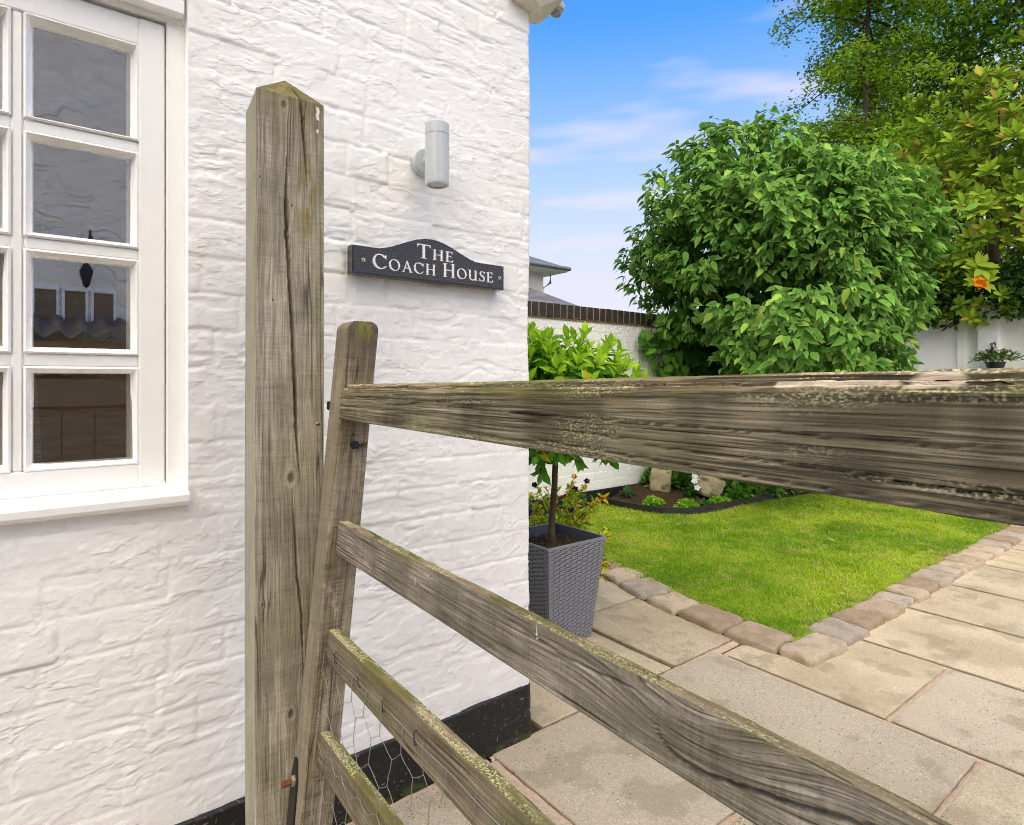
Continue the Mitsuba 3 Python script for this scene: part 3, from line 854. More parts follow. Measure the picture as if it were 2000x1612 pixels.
def gate():
    zs = np.concatenate([np.arange(.06, 1.17, .006), np.linspace(1.17, 1.2145, 26)])
    zt, r = 1.2150, .019
    e = np.clip((zs - (zt - r)) / r, 0, 1)
    ins = r * (1 - np.sqrt(np.maximum(1 - e * e, 0))) * .95
    yin = ins * .25
    def cor(side, y, s): return np.column_stack([arris(zs) + (STH if side else 0) + (-ins if side else ins), y + s * yin, zs])
    corners = [cor(0, SY1, -1), cor(0, SY0, 1), cor(1, SY0, 1), cor(1, SY1, -1)]
    check = jag([(1.17, .045), (1.11, .0425), (1.06, .041)], .0003, 5)

    def disp(Lg, Vg, Kg):
        h = rough(Lg, Vg, 4.1, .0003, .0008)
        h = h - np.where(Kg == 1, .003 * np.clip(1 - line_dist(Lg, Vg, check) / .0011, 0, 1), 0)
        d = np.hypot((Lg - .9775), np.maximum(np.abs(Vg - .055) - .005, 0)) / .0034       # the spare slot beside the bolt
        h = h - np.where(Kg == 1, .012 * np.clip((1.25 - d) / .25, 0, 1), 0)
        # a long slice off the lower outer arris
        cut = np.clip((Lg - .30) / .06, 0, 1) * np.clip((.56 - Lg) / .10, 0, 1)
        return h - .006 * cut * np.exp(-(Vg / .016) ** 2)

    (m, uv) = timber(corners, zs, .0016, disp, .004)
    put('field_gate__stile', m, 'stile_wood', True, uv=uv)

    # rails: each runs from the stile (Y = 1.08) towards and past the camera's right
    def rail(key, y_end, x_set, front, zf_top, zf_bot, thick, bsdf, amp_top, cham=None, cracks=(), seed=1.0, sp=.0017, step=.004, edge=None):
        ys = np.arange(SY0 + .004, y_end, -step)
        t = (SY0 - ys)
        zt = zf_top(t); zb = zf_bot(t)
        xf = lambda zz: arris(zz) + x_set
        FB = np.column_stack([xf(zb), ys, zb]); FT = np.column_stack([xf(zt), ys, zt])
        BT = np.column_stack([xf(zt) + thick, ys, zt - .004]); BB = np.column_stack([xf(zb) + thick, ys, zb - .004])
        cs = [FB, FT, BT, BB]
        if cham:
            CT = np.column_stack([xf(zt) + cham[0], ys, zt + cham[1]]); BT = np.column_stack([xf(zt) + thick, ys, zt + cham[1] - .001])
            cs = [FB, FT, CT, BT, BB]

        def disp(Lg, Vg, Kg):
            h = rough(Lg, Vg, seed, .0004, .0010) + (groove(Lg, Vg, seed) if cham else 0)
            up = (Kg == 1) | (Kg == 2) if cham else (Kg == 1)
            tear = meshkit.fbm(np.stack([Lg * 38, Vg * 210, 0 * Lg], -1), 4, int(seed * 7))
            big = meshkit.fbm(np.stack([Lg * 11, Vg * 20, 0 * Lg], -1), 3, int(seed * 5))
            h = h + np.where(up, amp_top * ((tear - .5) * 1.6 + (big - .5) * 1.6), 0)
            for path, dep, w, face in cracks:
                d = line_dist(Lg, Vg, path)
                p = np.array(path)
                tap = np.clip(np.minimum(Lg - p[:, 0].min(), p[:, 0].max() - Lg) / .03, .15, 1)
                h = h - np.where(Kg == face, dep * tap * np.clip(1.3 - d / (w * tap), 0, 1), 0)
            if edge is not None: h = h + edge(Lg, Vg, Kg)
            return h
        (m, uv) = timber(cs, t, sp, disp, .0028)
        return put(key, m, bsdf, True, uv=uv)

    R = np.random.default_rng(4)
    rail('field_gate__top_rail', -.22, .0005, None, lambda t: 1.0815 + .0140 * t / .99 + .0006 * np.sin(t * 9), lambda t: 1.0295 - .0105 * t / .99, .064, 'top_rail_wood', .0008, (.0125, .0122),
         [(jag([(.02, .006), (.3, .0085), (.6, .0075), (.9, .0055), (1.25, .006)], .0006, 8), .004, .0009, 1), (jag([(.42, .012), (.8, .0105), (1.25, .0115)], .0005, 9), .004, .0008, 1), (jag([(.3, -.022), (.7, -.030), (1.0, -.031)], .0006, 19), .003, .0007, 0), (jag([(.7, -.048), (.95, -.053), (1.25, -.056)], .0006, 20), .0035, .0008, 0),
          (jag([(.55, -.055), (.85, -.064), (1.25, -.066)], .0005, 10), .0035, .0007, 0), (jag([(.0, -.012), (.4, -.018)], .0004, 12), .0025, .0007, 0)], 7.7, .0016, .004)
    zt2 = lambda t: .8415 - .0105 * t / .835
    toV = lambda pts: [(SY0 - y, zz - (.8415 - .0105 * (SY0 - y) / .835)) for y, zz in pts]
    c1 = jag(toV([(.567, .822), (.507, .818), (.466, .813), (.432, .814), (.386, .817), (.365, .8175), (.354, .814)]), .0005, 3)
    c2 = jag(toV([(.352, .815), (.349, .804), (.338, .792), (.329, .785), (.312, .7815), (.297, .781), (.262, .787), (.240, .793), (.230, .7935), (.194, .803), (.155, .812), (.05, .82)]), .0005, 4)
    rail('field_gate__rail', -.12, .018, None, zt2, lambda t: .7805 - .0145 * t / .835, .0215, 'rail_wood', .0019, None,
         [(c1, .005, .0011, 0), (c2, .009, .0017, 0), (jag([(.10, .010), (.25, .012), (.5, .009), (.75, .012)], .0012, 6), .004, .0012, 1)], 2.9, .0013, .003)
    rail('field_gate__rail', .28, .0185, None, lambda t: .6446 - .0100 * t / .54, lambda t: .5877 - .0188 * t / .49, .0215, 'low_rail_wood', .0015, None, [], 9.4, .0015, .003)
    rail('field_gate__rail', .45, .0215, None, lambda t: .4610 - .009 * t / .5, lambda t: .4007 - .016 * t / .5, .0215, 'low_rail_wood', .0012, None, [], 6.2, .0016, .003)
    # bolt with a hexagonal head and its washer
    bx, bz = arris(.98) + .0345, .980
    hexh = trimesh.creation.cylinder(.0082, .007, sections=6)
    hexh.apply_transform(trimesh.transformations.rotation_matrix(math.pi / 2, [1, 0, 0])); hexh.apply_translation((bx, SY0 - .0042, bz))
    put('field_gate__bolt', hexh, 'iron')
    put('field_gate__bolt__shank', cyl((bx, SY0 - .0095, bz), (bx, SY0, bz), .0042, 16), 'iron')
    # latch bar across the gap, hinge strap with its rusty bolt at the foot
    put('field_gate__latch_bar', cbox(.433, .445, SY1 - .01, 1.153, 1.044, 1.061, .0015), 'iron')
    z1 = .405
    strap = trimesh.convex.convex_hull(np.array([(arris(zz) - .0045 + dx, y, zz) for dx in (0, .004) for (y, zz) in ((1.118, z1), (1.126, z1), (1.134, z1 - .03), (1.134, .10), (1.100, .10), (1.106, z1 - .035))]))
    put('field_gate__hinge_strap', strap, 'iron')
    put('field_gate__hinge_strap__bolt', cyl((arris(.368) - .026, 1.118, .368), (arris(.368) - .003, 1.118, .368), .006, 12), 'rusty_iron')
    put('field_gate__hinge_strap__nut', cyl((arris(.368) - .0095, 1.118, .368), (arris(.368) - .004, 1.118, .368), .010, 6), 'dull_steel')

    # hexagonal wire netting stapled over the lower rails
    segs = []
    w, hh = .060, .018
    rngw = np.random.default_rng(3)
    jit = {}
    def P(i, j, up):
        kk = (i, j, up)
        if kk not in jit:
            y = 1.133 - i * w - (w / 2 if j % 2 else 0)
            zz = .612 - j * (hh + .041) - (.041 if up else 0)
            bow = .004 * math.sin(i * 1.7 + j) + .003
            jit[kk] = np.array([arris(zz) + .0155 - bow * .6 + rngw.normal(0, .0008), y + rngw.normal(0, .0026), zz + rngw.normal(0, .0022)])
        return jit[kk]
    wires = []
    for j in range(0, 9):
        for i in range(-1, 18):
            a = P(i, j, 0); b = P(i, j, 1)
            if j > 0 and a[1] < 1.136 and a[1] > .32:
                pass
            wires.append((P(i, j, 0), P(i, j, 1), .00068))
            nb = (i - 1, i) if j % 2 == 0 else (i, i + 1)
            for q in nb:
                wires.append((P(i, j, 1), P(q, j + 1, 0), .00045))
    sel = [np.array([arris(.626) + .0150, y, .612 + .0014 * math.sin(y * 41) - .02 * (1.12 - y)]) for y in np.arange(1.13, .36, -.011)]
    meshes = []
    for a, b, r in wires:
        if min(a[1], b[1]) < .36 or max(a[1], b[1]) > 1.136: continue
        n = np.linspace(0, 1, 4)[:, None]
        mid = a + (b - a) * n
        mid[1:3] += rngw.normal(0, .0012, (2, 3)) * [.3, 1, 1]
        meshes.append(tube(mid, r, 4))
    meshes.append(tube(sel, .0009, 5))
    meshes.append(tube([P(-1, 0, 0) + [-.012, .0, .012], P(0, 0, 0) + [-.004, .01, .004], sel[0], sel[1]], .0008, 5))
    put('field_gate__wire_netting', cat(meshes), 'wire_steel', True)
    lab('field_gate__wire_netting', 'hexagonal chicken wire stapled across the lower rails')
    for k, y in enumerate((1.03, .93, .84, .74)):
        zz = .615 - .02 * (1.12 - y)
        put('field_gate__staple', tube([(arris(zz) + .018, y, zz + .010), (arris(zz) + .0135, y, zz + .008), (arris(zz) + .0135, y - .002, zz - .008), (arris(zz) + .018, y - .002, zz - .010)], .0009, 5), 'iron', True)
    lab('field_gate', 'weathered timber gate with four rails and chicken wire at its foot', 'gate')


gate()

# ------------------------------------------------------------------ ground, paving, edging stones, lawn
put('ground', trimesh.Trimesh([(-400, -400, -.06), (400, -400, -.06), (400, 400, -.06), (-400, 400, -.06)], [[0, 1, 2], [0, 2, 3]]), 'ground_earth')
lab('ground', 'earth below the paving and the gardens', kind='structure')


def heightsheet(x0, x1, y0, y1, d, fn):
    xs, ys = np.arange(x0, x1 + d, d), np.arange(y0, y1 + d, d)
    X, Y = np.meshgrid(xs, ys, indexing='ij')
    return trimesh.Trimesh(np.stack([X, Y, fn(X, Y)], -1).reshape(-1, 3), np.vstack([(lambda q: q[:, :3])(grid_faces(len(xs), len(ys)).reshape(-1, 4)), (lambda q: q[:, [0, 2, 3]])(grid_faces(len(xs), len(ys)).reshape(-1, 4))]), process=False)


put('paving', heightsheet(-3, 8.0, -4.2, 2.62, .06, lambda X, Y: -.012 + .003 * (meshkit.fbm(np.stack([X * 9, Y * 9, 0 * X], -1), 3, 4) - .5)), 'soil', True)
lab('paving', 'path of large tan concrete slabs with pink mortar joints', kind='structure')
rs = np.random.default_rng(8)


def mortar(x0, x1, y0, y1):
    """a strip of pointing with uneven edges, a little below the slabs"""
    along_y = (y1 - y0) > (x1 - x0)
    n = max(3, int((y1 - y0 if along_y else x1 - x0) / .03))
    t = np.linspace(0, 1, n)
    e = rs.normal(0, .0011, (2, n)); hz = -.0030 + rs.normal(0, .0007, (3, n))
    a, b = (x0, x1) if along_y else (y0, y1)
    q = (y0 + (y1 - y0) * t) if along_y else (x0 + (x1 - x0) * t)
    rows_ = [(np.full(n, a) - .004, np.full(n, -.02)), (a + e[0], hz[0]), (np.full(n, (a + b) / 2), hz[1] + .0008), (b + e[1], hz[2]), (b + e[1] + .001, np.full(n, -.02))]
    v = np.vstack([np.column_stack([c_, q, h_] if along_y else [q, c_, h_]) for c_, h_ in rows_])
    f = grid_faces(5, n).reshape(-1, 4)
    put('paving__mortar_joint', trimesh.Trimesh(v, np.vstack([f[:, :3], f[:, [0, 2, 3]]]), process=False), 'mortar', True)




def slab(x0, x1, y0, y1):
    g = .0125
    x0, x1, y0, y1 = x0 + g + rs.uniform(0, .003), x1 - g * .75 - rs.uniform(0, .004), y0 + g * .8, y1 - g * rs.uniform(.3, 1.7)
    n = 9
    tilt = rs.normal(0, .0016, 2)
    # outline with slightly worn edges and rounded arris
    loops = []
    base = [(x0 + (x1 - x0) * t, y0) for t in np.linspace(0, 1, n)[:-1]] + [(x1, y0 + (y1 - y0) * t) for t in np.linspace(0, 1, n)[:-1]] + \
           [(x1 - (x1 - x0) * t, y1) for t in np.linspace(0, 1, n)[:-1]] + [(x0, y1 - (y1 - y0) * t) for t in np.linspace(0, 1, n)[:-1]]
    base = np.array(base) + rs.normal(0, .0011, (len(base), 2))
    c = base.mean(0)
    for ins, zz in ((0, -.03), (0, -.0035), (.0016, -.001), (.006, .0)):
        d = base - c
        p = base - np.sign(d) * np.minimum(np.abs(d), ins)
        z_ = zz + (p - c) @ tilt + (0 if zz < -.01 else .002)
        loops.append(np.column_stack([p, z_]))
    m = len(base); v = np.vstack(loops + [[(c[0], c[1], .0022)]]); f = []
    for k in range(3):
        for i in range(m):
            a, b = k * m + i, k * m + (i + 1) % m
            f += [(a, b, b + m), (a, b + m, a + m)]
    f += [(3 * m + i, 3 * m + (i + 1) % m, 4 * m) for i in range(m)]
    rp = rs.random(2)
    key = put('paving__slab', trimesh.Trimesh(v, f, process=False), 'paving_slab', False, uv=np.tile(rp, (len(v), 1)))


XR = [-.70, -.13, .44, 1.025, 1.595, 2.152, 2.742, 3.312, 3.868, 4.445, 5.02, 5.6, 6.17, 6.75, 7.33]
rows = {0: [-1.5, -.6, .3, 1.0], 1: [-1.5, -.9, 0, .6, 1.432], 2: [-1.5, -.3, .3, .9, 1.432], 3: [-1.2, -.62, .28, .863, 1.446], 4: [-1.2, -.35, .55, 1.446], 5: [-1.3, -.72, .2, .803, 1.40],
        6: [-1.3, -.4, .45, 1.30], 7: [-1.3, -.7, .1, .65, 1.20], 8: [-1.3, -.3, .5, 1.2], 9: [-1.3, -.7, .2, .75, 1.2], 10: [-1.3, -.4, .5, 1.2], 11: [-1.3, -.3, .55, 1.2], 12: [-1.3, -.2, .6, 1.2], 13: [-1.3, -.1, .6, 1.2]}
for k, ys in rows.items():
    for a, b in zip(ys[:-1], ys[1:]):
        slab(XR[k], XR[k + 1], a, b)
        mortar(XR[k] + .002, XR[k + 1] - .010, b - .020, b + .0068)
    mortar(XR[k + 1] - .018, XR[k + 1] + .0100, ys[0], ys[-1] - .02)
mortar(1.24, 2.46, 1.424, 1.4545); slab(1.235, 1.908, 1.446, 2.03); slab(1.235, 1.908, 2.03, 2.60); slab(1.908, 2.40, 1.446, 2.03); slab(1.908, 2.46, 2.03, 2.60)


def sett(cx, cy, lx, ly, h, rot):
    """a worn sandstone sett: rounded block with a lumpy top"""
    b = trimesh.creation.box((2, 2, 2)).subdivide().subdivide().subdivide()
    p = b.vertices.copy()
    q = np.sign(p) * np.abs(p) ** 1.0
    ln = (np.abs(p) ** 14).sum(1, keepdims=True) ** (1 / 14)
    p = p / ln
    s = rs.integers(1, 9999)
    p = p * [lx / 2, ly / 2, h / 2]
    taper = 1 - .08 * np.clip(p[:, 2] / (h / 2), 0, 1) ** 2
    p[:, :2] *= taper[:, None]
    nz = (meshkit.fbm(p * 16 + s, 3, int(s)) - .5)
    p = p + (b.vertices / np.linalg.norm(b.vertices, axis=1, keepdims=True)) * nz[:, None] * .013
    p[:, :2] += (meshkit.fbm(np.column_stack([p[:, 1], p[:, 0], p[:, 0] * 0]) * 11 + s, 2, int(s) + 3)[:, None] - .5) * .018
    c, sn = math.cos(rot), math.sin(rot)
    x = p[:, 0] * c - p[:, 1] * sn + cx; y = p[:, 0] * sn + p[:, 1] * c + cy
    rp = rs.random(2)
    put('lawn_edging__sett', trimesh.Trimesh(np.column_stack([x, y, p[:, 2]]), b.faces, process=False), 'sandstone_sett', True, uv=np.tile(rp, (len(p), 1)))


y = 1.135
x_line = lambda yy: np.interp(yy, [1.1, 1.3, 1.5, 1.86, 2.4, 3.0], [2.30, 2.285, 2.275, 2.31, 2.45, 2.58])
first = True
sett(2.462, 1.185, .285, .140, .074, -.04)
y = 1.27
while y < 2.75:
    l = rs.uniform(.19, .265)
    yc = y + l / 2
    ang = math.atan2(x_line(yc + .1) - x_line(yc - .1), .2)
    sett(x_line(yc) + .125, yc, rs.uniform(.180, .225), l - .003, .060 + rs.uniform(-.008, .008), -ang)
    y += l
x = 2.615
while x < 7.4:
    l = rs.uniform(.145, .225)
    sett(x + l / 2, 1.207 + rs.uniform(-.008, .008), l - .003, rs.uniform(.150, .180), .060 + rs.uniform(-.008, .008), rs.uniform(-.05, .05))
    x += l
put('lawn_edging__bedding', cat([box(x_line(q) + .035, x_line(q) + .235, q - .06, q + .06, -.02, .004) for q in np.arange(1.24, 2.75, .1)] + [box(2.42, 7.6, 1.150, 1.29, -.02, .0045)]), 'soil')
lab('lawn_edging', 'row of worn sandstone setts edging the lawn along the path', 'edging')

BED = [(3.86, 3.66), (3.868, 3.54), (3.862, 3.40), (3.885, 3.25), (3.935, 3.08), (4.04, 2.975), (4.20, 2.915), (4.45, 2.905), (4.79, 2.91), (5.2, 2.87), (5.63, 2.84), (6.2, 2.66), (6.9, 2.35), (7.5, 2.1), (7.92, 2.05)]
bedp = Polygon(BED + [(7.92, 3.66)])
lawn_poly = Polygon([(2.47, 1.30), (2.57, 1.27), (7.9, 1.27), (7.9, 3.66), (2.60, 3.66), (2.60, 2.75), (2.58, 2.4), (2.50, 1.86), (2.47, 1.5)]).difference(bedp)
lawn_z = lambda X, Y: .018 + .014 * (meshkit.fbm(np.stack([X * 1.3, Y * 1.3, 0 * X], -1), 3, 7) - .5)
pts = heightsheet(2.36, 7.95, 1.17, 3.70, .03, lawn_z)
from shapely import contains_xy as _cxy
pts.update_faces(_cxy(lawn_poly.buffer(.035), pts.triangles_center[:, 0], pts.triangles_center[:, 1]))
put('lawn', pts, 'soil_under_grass', True)
lab('lawn', 'small bright green lawn between the setts and the flower bed', kind='structure')


def grass():
    rng = np.random.default_rng(17)
    x0, y0, x1, y1 = lawn_poly.bounds
    N = 430000
    P = np.column_stack([rng.uniform(x0, 7.0, N), rng.uniform(y0, y1, N)])
    dist = np.hypot(P[:, 0], P[:, 1])
    keep = rng.random(N) < np.clip((4.1 / dist) ** 1.2, 0.25, 1)
    P = P[keep]
    from shapely import contains_xy
    edge = .022 * (meshkit.fbm(np.column_stack([P * 9, P[:, :1] * 0]), 2, 3) - .5) * 2
    P2 = P + edge[:, None]
    P = P[contains_xy(lawn_poly, P2[:, 0], P2[:, 1])]
    bald = meshkit.fbm(np.column_stack([P * 14, P[:, :1] * 0]), 3, 9)
    near_edge = np.clip(1 - (np.minimum(P[:, 0] - np.interp(P[:, 1], [1.3, 1.5, 1.86, 2.4, 3.6], [2.47, 2.47, 2.5, 2.58, 2.6]), P[:, 1] - 1.27)) / .07, 0, 1)
    P = P[bald > .36 + .16 * near_edge - .12]
    n = len(P)
    near_edge = np.clip(1 - (np.minimum(P[:, 0] - np.interp(P[:, 1], [1.3, 1.5, 1.86, 2.4, 3.6], [2.47, 2.47, 2.5, 2.58, 2.6]), P[:, 1] - 1.27)) / .09, 0, 1)
    dist = np.hypot(P[:, 0], P[:, 1])
    a = rng.uniform(0, 2 * np.pi, n)
    flow = meshkit.fbm(np.column_stack([P * 3, P[:, :1] * 0]), 3, 5)
    lean = rng.uniform(.25, 1.05, n)
    la = a * .75 + flow * 9
    h = rng.uniform(.020, .042, n) * (.75 + .6 * flow)
    w = .0027 * np.clip(dist / 3.0, 1, 2.2)
    base = np.column_stack([P, lawn_z(P[:, 0], P[:, 1]) - .004])
    side = np.column_stack([np.cos(a), np.sin(a), 0 * a]) * (w / 2)[:, None]
    d = np.column_stack([np.cos(la) * np.sin(lean), np.sin(la) * np.sin(lean), np.cos(lean)])
    mid = base + d * (h * .55)[:, None]
    tip = base + np.column_stack([np.cos(la) * np.sin(lean * 1.35), np.sin(la) * np.sin(lean * 1.35), np.cos(lean * 1.25)]) * h[:, None]
    v = np.stack([base - side, base + side, mid - side * .8, mid + side * .8, tip], 1).reshape(-1, 3)
    o = (np.arange(n) * 5)[:, None]
    f = np.concatenate([o + [0, 1, 3], o + [0, 3, 2], o + [2, 3, 4]])
    patch = meshkit.fbm(np.column_stack([P * 2.2, P[:, :1] * 0]), 3, 12)[:, None]
    fine = meshkit.fbm(np.column_stack([P * 13, P[:, :1] * 0]), 3, 14)[:, None]
    lush, lime, straw = np.array([.24, .46, .028]), np.array([.56, .72, .065]), np.array([.66, .57, .26])
    c = lush + (lime - lush) * np.clip((patch - .30) / .4 * .75 + (fine - .32) * .9, 0, 1)
    c = c * rng.uniform(.7, 1.3, (n, 1))
    dry = (rng.random((n, 1)) < .04 + .22 * np.clip((fine - .52) / .15, 0, 1) + .45 * near_edge[:, None] * (fine > .45))
    c = np.where(dry, straw * rng.uniform(.6, 1.2, (n, 1)), c)
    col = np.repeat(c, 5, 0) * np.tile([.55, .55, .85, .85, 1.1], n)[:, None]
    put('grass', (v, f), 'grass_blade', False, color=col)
    lab('grass', 'short mown green grass with yellowish patches covering the lawn', 'grass', kind='stuff')


grass()

# ------------------------------------------------------------------ leaves
def leaf_template(kind):
    """stations along the leaf: position of the midrib, half width, position of the margin"""
    if kind == 'ivy':
        return np.array([0, .10, .25, .50, .75, 1.0]), np.array([.16, .46, .50, .40, .24, .0]), np.array([-.10, .02, .30, .46, .74, 1.0])
    if kind == 'far':
        t = np.array([0, .48, 1.0]); return t, np.array([.03, .5, .0]), t
    if kind == 'long':
        t = np.array([0, .24, .62, 1.0]); return t, np.array([.06, .42, .48, .0]), t
    t = np.array([0, .22, .56, 1.0]); return t, np.array([.08, .48, .46, .0]), t


def leaves(pos, direction, up, length, width, color, kind='oval', rng=None, curl=.25, fold=.22, rim=None, rim_amt=0.0):
    """many leaves, each folded along its midrib and curled: (n, 3 x stations, 3) vertices, the triangles of one leaf, colours"""
    n = len(pos)
    t, w, tl = leaf_template(kind)
    K = len(t)
    d = direction / np.linalg.norm(direction, axis=1, keepdims=True)
    s = np.cross(d, up); s /= np.linalg.norm(s, axis=1, keepdims=True) + 1e-9
    nrm = np.cross(s, d)
    curl = curl * (rng.uniform(.4, 1.7, n) if rng is not None else 1)
    fold = fold * (rng.uniform(.3, 1.8, n) if rng is not None else 1)
    rows = []
    for k in range(K):
        for cx in (-1, 0, 1):
            tt = t[k] if cx == 0 else tl[k]
            y = cx * w[k] * width
            zz = -curl * length * t[k] ** 2 + fold * np.abs(y)
            rows.append(pos + d * (length * tt)[:, None] + s * (np.broadcast_to(y, (n,)))[:, None] + nrm * zz[:, None])
    v = np.stack(rows, 1)
    F = []
    for k in range(K - 1):
        for c in (0, 1):
            a = k * 3 + c
            if k < K - 2: F += [(a, a + 1, a + 4), (a, a + 4, a + 3)]
            else: F += [(a, a + 1, 3 * K - 2)]
    F = np.array(F)
    c = np.repeat(color[:, None], 3 * K, 1)
    edge = np.tile([1.0, 0, 1.0], K)
    edge[3 * K - 3:] = 1
    if rim is not None:
        c = c * (1 - rim_amt * edge[None, :, None]) + np.array(rim)[None, None] * rim_amt * edge[None, :, None]
    mid = np.tile([0, 1.0, 0], K)
    c = c * (1 + .22 * mid[None, :, None])
    return v, F, c


def leaf_thing(root, v, F, c, bsdf, n_parts=300, part='leaf', extra_mask=None, cell=14, holder='foliage'):
    """the leaves that show largest as parts of their own, the rest as one part"""
    n, m = v.shape[:2]
    cen = v.mean(1)
    rel = cen - CAM
    dep = rel[:, 0] * FX + rel[:, 1] * FY
    px = 1000 + 1176 * (rel[:, 0] * FY - rel[:, 1] * FX) / dep; py = 745 - 1176 * rel[:, 2] / dep
    ar = np.abs(np.einsum('ij,ij->i', np.cross(v[:, m // 6 * 3] - v[:, m // 6 * 3 + 2], v[:, 1] - v[:, m - 2]), rel / np.linalg.norm(rel, axis=1, keepdims=True))) / dep ** 2
    inside = (px > 0) & (px < 2000) & (py > -20) & (py < 1612) & (dep > .1)
    order = np.argsort(dep)
    seen, cand = set(), []
    for i in order:
        if not inside[i]: continue
        k = (int(px[i] // cell), int(py[i] // cell))
        if k in seen: continue
        seen.add(k); cand.append(i)
    cand = sorted(cand, key=lambda i: -ar[i])[:n_parts]
    own = np.zeros(n, bool); own[cand] = True
    for i in cand:
        put(f'{root}__{part}', (v[i], F), bsdf, True, color=c[i])
    rest = np.nonzero(~own)[0]
    if len(rest):
        vv = v[rest].reshape(-1, 3)
        ff = (np.arange(len(rest)) * m)[:, None, None] + F[None]
        k = put(f'{root}__{holder}', (vv, ff.reshape(-1, 3)), bsdf, True, color=c[rest].reshape(-1, 3))
        lab(k, kind='stuff')


def unit(a): return a / np.maximum(np.linalg.norm(a, axis=-1, keepdims=True), 1e-9)


def rand_dirs(rng, n): return unit(rng.normal(size=(n, 3)))


def shade_mix(rng, n, a, b, c=None, pc=0.0):
    t = rng.beta(1.6, 1.6, (n, 1))
    out = np.array(a) + (np.array(b) - np.array(a)) * t
    if c is not None:
        pick = rng.random((n, 1)) < pc
        out = np.where(pick, np.array(c) * rng.uniform(.7, 1.2, (n, 1)), out)
    return out * rng.uniform(.8, 1.2, (n, 1))


def big_bush():
    rng = np.random.default_rng(23)
    C, Rr = np.array([5.20, 2.84, 1.95]), np.array([1.11, 1.11, 1.27])
    n_tip = 6600
    d = rand_dirs(rng, n_tip)
    q = np.abs(d) ** 3.0
    sup = 1 / (q.sum(1)) ** (1 / 3.0)                        # a boxy, rounded crown
    lump = meshkit.fbm(d * 2.1 + 4, 3, 6)
    rad = sup * (.70 + .56 * lump)
    depth = rng.beta(4.5, 1.2, n_tip)
    tip = C + d * (rad * depth)[:, None] * Rr
    hole = meshkit.fbm(tip * 2.6, 3, 15)
    keep = (hole > .405) & ~((tip[:, 1] > 3.55) & (tip[:, 2] < 1.85)) & (tip[:, 2] > .25)
    g1 = np.array([4.42, 2.85, 1.82])                        # the gap low on its left side
    keep &= np.linalg.norm((tip - g1) / [.4, .8, .12], axis=1) > 1
    rl = tip - CAM
    tpx = 1000 + 1176 * (rl[:, 0] * FY - rl[:, 1] * FX) / (rl[:, 0] * FX + rl[:, 1] * FY)
    keep &= ~((tpx < 1390 + 60 * lump) & (tip[:, 2] < 1.38 + .25 * lump)) & ~((tpx > 1775) & (tip[:, 2] < 1.6))
    tip, d, depth = tip[keep], d[keep], depth[keep]
    # long shoots that break the outline
    sh = rng.choice(len(tip), 420, replace=False)
    sh = sh[(tip[sh, 2] > 1.5)]
    ext = []
    for i in sh:
        o = unit(d[i] + rng.normal(0, .35, 3) + [0, 0, .35]) * rng.uniform(.04, .15)
        for q in (.45, 1.0): ext.append((tip[i] + o * q, d[i]))
    tip = np.vstack([tip, [e[0] for e in ext]]); d = np.vstack([d, [e[1] for e in ext]])
    per = 7
    n = len(tip) * per
    P = np.repeat(tip, per, 0); D = np.repeat(d, per, 0)
    az = rng.uniform(0, 2 * np.pi, n)
    spread = np.column_stack([np.cos(az), np.sin(az), rng.normal(0, .25, n)])
    # sprays arch outwards and their leaves hang
    hang = rng.normal(-.50, .42, n)
    direc = unit(D * [.65, .65, .35] + spread * .75 + np.column_stack([0 * az, 0 * az, hang]))
    P = P + spread * rng.uniform(0, .055, (n, 1)) + np.column_stack([0 * az, 0 * az, rng.uniform(-.05, .05, n)])
    up = unit(D + np.array([0, 0, .8]) + rng.normal(0, .55, (n, 3)))
    L = rng.uniform(.052, .112, n)
    col = shade_mix(rng, n, (.042, .150, .018), (.130, .335, .040), (.30, .47, .06), .10)
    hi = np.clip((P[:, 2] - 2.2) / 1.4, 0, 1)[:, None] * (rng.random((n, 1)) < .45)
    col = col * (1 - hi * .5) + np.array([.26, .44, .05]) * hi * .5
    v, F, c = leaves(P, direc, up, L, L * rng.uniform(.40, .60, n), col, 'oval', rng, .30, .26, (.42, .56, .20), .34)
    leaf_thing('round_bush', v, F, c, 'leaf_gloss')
    # trunk, limbs and the bare shoots that stand out of the crown
    base = np.array([5.2, 2.95, .05])
    put('round_bush__trunk', tube([base, base + [.02, -.03, .5], base + [-.03, -.05, 1.0], base + [.0, -.1, 1.6]], [.055, .048, .04, .03], 10), 'bark', True)
    for k in range(16):
        t = tip[rng.integers(len(tip))]
        s = base + [.0, -.05, rng.uniform(.5, 1.2)]
        m = (s + t) / 2 + rng.normal(0, .12, 3)
        pts = [s, s * .6 + m * .4, m * .6 + t * .4, t]
        put('round_bush__limb', tube(pts, [.022, .017, .011, .004], 6), 'bark', True)
    lab('round_bush', 'large rounded evergreen bush with drooping pale edged leaves behind the lawn', 'bush')


big_bush()


